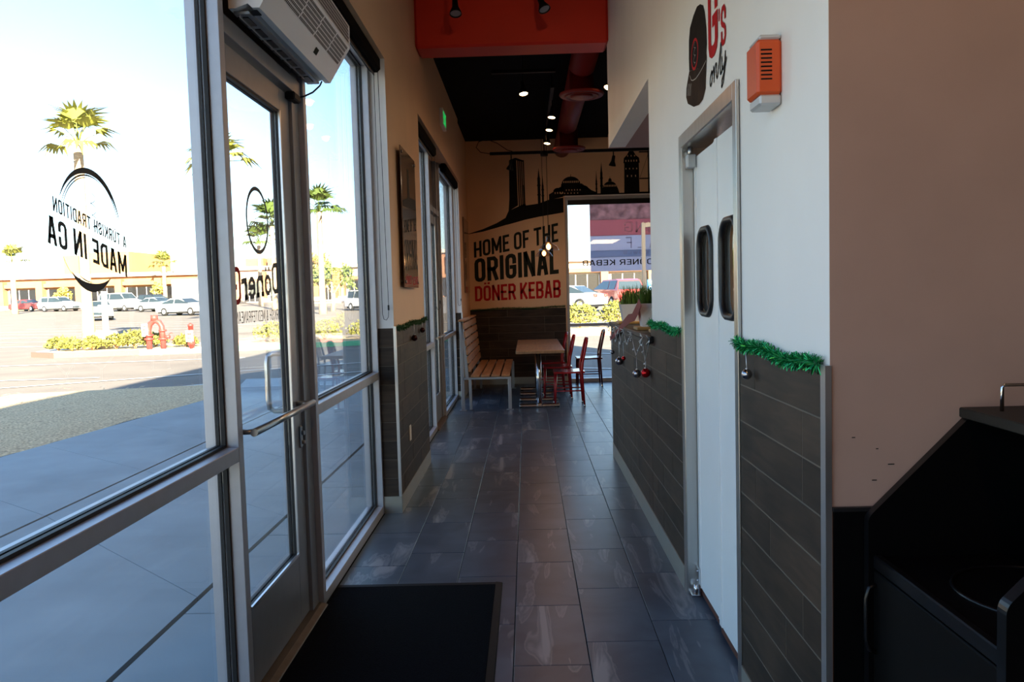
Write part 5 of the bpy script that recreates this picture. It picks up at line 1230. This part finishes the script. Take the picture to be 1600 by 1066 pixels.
# cars
def car(x, y, rz, label, col, kind='sedan', s=1.0, z=None):
    t = thing('parked_car', (x,y,gz(y) if z is None else z), label, 'car', 'cars in the parking lot', rz=rz)
    body = mat('car_paint', col, 0.25, 0.2, coat=0.5)
    w = 0.90*s
    P = {'sedan': [(-2.25,.32),(-2.28,.62),(-2.15,.90),(-1.55,.97),(-0.85,1.40),(0.15,1.44),(0.98,1.00),(1.95,.86),(2.22,.68),(2.25,.34)],
         'suv': [(-2.25,.38),(-2.30,.75),(-2.22,1.02),(-1.95,1.62),(-1.6,1.70),(0.2,1.68),(0.98,1.12),(1.95,1.00),(2.22,.80),(2.25,.38)],
         'van': [(-2.5,.40),(-2.52,1.0),(-2.42,1.88),(-2.2,1.96),(0.7,1.94),(1.35,1.25),(2.25,1.08),(2.48,.85),(2.5,.40)]}[kind]
    belt = {'sedan': .94, 'suv': 1.06, 'van': 1.22}[kind]
    n = len(P); zt = max(p[1] for p in P)
    def hw(z): return w if z <= belt else w*(1-.22*(z-belt)/(zt-belt))
    b = MB(); vs = [(p[0],-hw(p[1]),p[1]) for p in P]+[(p[0],hw(p[1]),p[1]) for p in P]
    b.add(vs, [tuple(range(n)), tuple(range(2*n-1,n-1,-1))]+[(i,i+n,(i+1) % n+n,(i+1) % n) for i in range(n)])
    b.build('body', body, t, True)
    top = [p for p in P if p[1] > belt+.02]; g = MB()
    x0, x1 = min(p[0] for p in top)-.35*(kind == 'sedan')+.12, max(p[0] for p in top)+(.45 if kind != 'van' else .2)
    xa, xb = [p[0] for p in P if p[1] > zt-.13][0]+.08, [p[0] for p in P if p[1] > zt-.13][-1]-.05
    zb, zh = belt+.04, zt-.10
    for sy in (-1, 1):
        m = (xa+xb)/2
        for (a0, a1, c0, c1) in ((x0+.05, m-.04, xa, m-.04), (m+.04, x1-.1, m+.04, xb)):
            v = [(a0,sy*(hw(zb)+.012),zb),(a1,sy*(hw(zb)+.012),zb),(c1,sy*(hw(zh)+.012),zh),(c0,sy*(hw(zh)+.012),zh)]
            g.add(v, [(0,1,2,3)] if sy < 0 else [(3,2,1,0)])
    fi = [i for i, p in enumerate(P) if p[1] > zt-.13][-1]; ri = [i for i, p in enumerate(P) if p[1] > zt-.13][0]
    for (i, j) in ((fi, fi+1), (ri, ri-1)):
        a, c = Vector((P[i][0],0,P[i][1])), Vector((P[j][0],0,P[j][1])); d = c-a; nn = Vector((-d.z,0,d.x)).normalized()
        if nn.x*(1 if i == fi else -1) < 0: nn = -nn
        p, q = a+d*.10+nn*.015, a+d*.92+nn*.015
        v = [(p.x,-hw(p.z)*.92,p.z),(p.x,hw(p.z)*.92,p.z),(q.x,hw(q.z)*.94,q.z),(q.x,-hw(q.z)*.94,q.z)]
        g.add(v, [(0,1,2,3)])
    g.build('windows', W['car_glass'], t, True)
    for sx in (-1.38, 1.38):
        for sy in (-1, 1):
            wh = MB().lathe([(.20,-.11),(.33,-.10),(.34,0),(.33,.10),(.20,.11)], (sx,sy*(w-.09),.34), 18, 'y').build('wheel', W['tyre'], t, True)
            MB().lathe([(.001,0),(.19,0)], (sx,sy*(w+.025),.34), 14, 'y', False).build('hub', W['silver_pl'], wh, True)
    for sy in (-1, 1):
        MB().bbox(2.10,2.24,sy*.58*s-.16,sy*.58*s+.16,.66,.78,.02).build('headlight', W['sign_white'], t, True)
        MB().bbox(-2.30,-2.16,sy*.66*s-.14,sy*.66*s+.14,.74,.90,.02).build('taillight', W['hydrant'], t, True)
    MB().bbox(2.18,2.27,-.5,.5,.40,.60,.02).build('grille', W['car_glass'], t, True)
    MB().box(-2.1,2.1,-w*.9,w*.9,.20,.36).build('underbody', W['tyre'], t, True)
car(-32.3, 60, -1.05, 'tan silver sedan parked behind the palm trunk', (0.42,0.38,0.33))
car(-28.3, 66, -0.35, 'white sedan nearest the window mullion', (0.75,0.76,0.77))
car(-54.0, 92, -0.25, 'white sport utility car in front of the shops', (0.72,0.74,0.76), 'suv')
car(-60.8, 97, -0.3, 'red car in front of the shops at far left', (0.50,0.04,0.04))
car(-43.2, 85, -0.4, 'white van parked in the middle of the lot', (0.74,0.74,0.74), 'van')
car(-43.3, 93, -0.45, 'black car left of the white box truck', (0.03,0.03,0.035), 'suv')
car(-37.0, 80, -0.35, 'blue-grey sedan behind the white sedan', (0.30,0.35,0.40))
car(5.5, 50, 1.9, 'red sport utility car outside the far window', (0.48,0.05,0.05), 'suv', z=0.45)
car(2.2, 46, 2.6, 'grey car outside the far window at its left edge', (0.30,0.32,0.34), z=0.40)
car(-13.0, 66, -0.8, 'white car seen at the right of the second window', (0.7,0.7,0.7), 'suv')
tr_ = thing('box_truck', (-39.6,97,gz(97)), 'white box truck in front of the shops', 'truck', rz=-0.25)
MB().bbox(-3.2,1.0,-1.15,1.15,.75,3.35,.05).build('cargo_box', W['sign_white'], tr_, True)
MB().prism([(1.05,.55),(1.05,2.5),(1.6,2.6),(2.2,2.45),(2.55,1.55),(3.15,1.4),(3.2,.55)], -1.0, 1.0, 'y').build('cab', W['sign_white'], tr_, True)
MB().box(1.5,2.2,-1.01,-1.0,1.6,2.3).box(1.5,2.2,1.0,1.01,1.6,2.3).quad((2.24,-.9,2.42),(2.24,.9,2.42),(2.56,.9,1.62),(2.56,-.9,1.62)).build('cab_windows', W['car_glass'], tr_, True)
for sx in (-2.2, 2.3):
    for sy in (-1, 1): MB().lathe([(.25,-.12),(.44,-.12),(.44,.12),(.25,.12)], (sx,sy*.95,.44), 16, 'y').build('wheel', W['tyre'], tr_, True)
MB().box(-3.1,3.0,-.5,.5,.5,.76).build('chassis', W['tyre'], tr_, True)

# shops across the lot
def shop(name, label, x0, x1, y, h, wm, bays, top=None, depth=14, ang=0.0, glass=(0.2,2.6)):
    t = thing(name, (x0,y,gz(y)), label, 'building', rz=ang); L = x1-x0
    MB().box(0,L,0.4,depth,0,h).build('wall', W[wm], t, True)
    MB().box(-.2,L+.2,-.25,depth,h,h+.5).build('parapet', W['stucco'], t, True)
    n = bays; bw = L/n
    for k in range(n):
        a = k*bw
        p = MB().bbox(a-.35,a+.55,-.5,.4,0,h-.3,.03).build('pillar', W['stucco_tan'], t, True)
        MB().bbox(a-.45,a+.65,-.58,.4,0,.6,.03).build('pillar_base', W['stucco'], p, True)
        wdw = MB().box(a+.9,a+bw-.5,.34,.40,glass[0],glass[1]).build('shop_window', W['shop_glass'], t, True)
        fr_ = MB()
        for q in range(4):
            xx = a+.9+(bw-1.4)*q/3; fr_.box(xx-.04,xx+.04,.30,.345,glass[0],glass[1])
        fr_.build('window_frame', W['white_metal'], wdw, True)
        MB().bbox(a+.6,a+bw-.35,-.35,.4,glass[1]+.25,glass[1]+.75,.05).build('fascia', W['stucco_tan'], t, True)
    if top:
        for (q0, q1, z1, m) in top: MB().box(q0,q1,-.15,depth*.8,h+.5,z1).build('tower', W[m], t, True)
    return t
shop('shop_building', 'long cream shop building with orange pillars across the lot', -79, -42.2, 104, 4.0, 'stucco_or', 7, [(19.2,21.2,6.9,'stucco_or'),(22.4,27.9,7.2,'stucco_or')], ang=-0.03)
shop('shop_building', 'orange-topped shop building seen through the door glass', -40.6, -22, 112, 4.6, 'stucco', 5, [(1.5,4.0,6.2,'stucco_or'),(4.6,6.4,6.2,'stucco_or'),(6.9,9,6.2,'stucco_or')], ang=-0.02)
shop('shop_building', 'low pale building behind the trees in the second window', -18.5, -4, 118, 6.5, 'stucco_tan', 4, ang=0.0)
shop('shop_building', 'pale building behind the cars outside the far window', -2, 26, 96, 4.2, 'stucco', 5, ang=0.0)
tag(MB().tube([(-20.2,112,1.0),(-20.2,112,11.8)], .09, 8).box(-21.3,-19.5,111.95,112.05,10.9,11.1).box(-21.1,-19.7,111.95,112.05,10.0,10.2).build('utility_pole', W['grey_metal']), 'distant utility pole with cross arms above the trees', 'utility pole')

# banner and sign outside the far window
bn = thing('banner', (1.7,YF+0.22,1.78), 'pale red and lilac banner hung outside the far window', 'banner')
yb0, yb1 = YF+0.205, YF+0.212; BX0, BX1 = 1.06, 2.9
for (z0, z1, m) in ((2.63,2.89,'banner_pink'),(2.37,2.63,'banner_red'),(2.13,2.37,'banner_white'),(2.02,2.13,'banner_blue'),(1.79,2.02,'banner_white')):
    MB().box(BX0,BX1,yb0,yb1,z0,z1).build('print_band', W[m], bn)
bt = MB(); yl = yb0-.002
print_text(bt, 'OPENING', [(2.75,yl,2.40),(1.62,yl,2.42),(1.62,yl,2.59),(2.75,yl,2.57)], cw=.62, t=.13, gap=.2); bt.build('white_lettering', W['banner_letter'], bn)
bt = MB(); print_text(bt, 'HALF', [(2.35,yl,2.15),(1.64,yl,2.16),(1.64,yl,2.34),(2.35,yl,2.33)], cw=.6, t=.10, gap=.5)
print_text(bt, 'RICE BOWLS', [(2.3,yl,2.055),(1.60,yl,2.06),(1.60,yl,2.115),(2.3,yl,2.11)], cw=.6, t=.12, gap=.2); bt.build('grey_lettering', W['banner_grey'], bn)
MB().tube([(BX0,YF+.208,2.89),(BX0-.12,YF+.18,2.98)], .003, 5).tube([(BX1,YF+.208,2.89),(BX1+.1,YF+.18,2.98)], .003, 5).build('cords', W['string'], bn)
ps = thing('parking_sign', (4.75,30.6,0.0), 'blue and white accessible parking sign outside the far window', 'sign')
MB().lathe([(.03,0),(.03,2.1)], (4.75,30.6,0), 10).build('post', W['grey_metal'], ps)
MB().bbox(4.58,4.92,30.54,30.57,1.35,1.85,.01).build('panel', W['sign_blue'], ps)
wm_ = MB()
for q in ribbon([(4.72+.09*math.cos(math.radians(a)),1.50+.09*math.sin(math.radians(a))) for a in range(100,380,20)], .022): wm_.quad(*[(p.x,30.535,p.y) for p in q])
for q in ribbon([(4.73,1.72),(4.73,1.58),(4.81,1.58),(4.86,1.46)], .03): wm_.quad(*[(p.x,30.535,p.y) for p in q])
wm_.box(4.70,4.76,30.533,30.537,1.74,1.80).build('wheelchair_mark', W['sign_white'], ps)
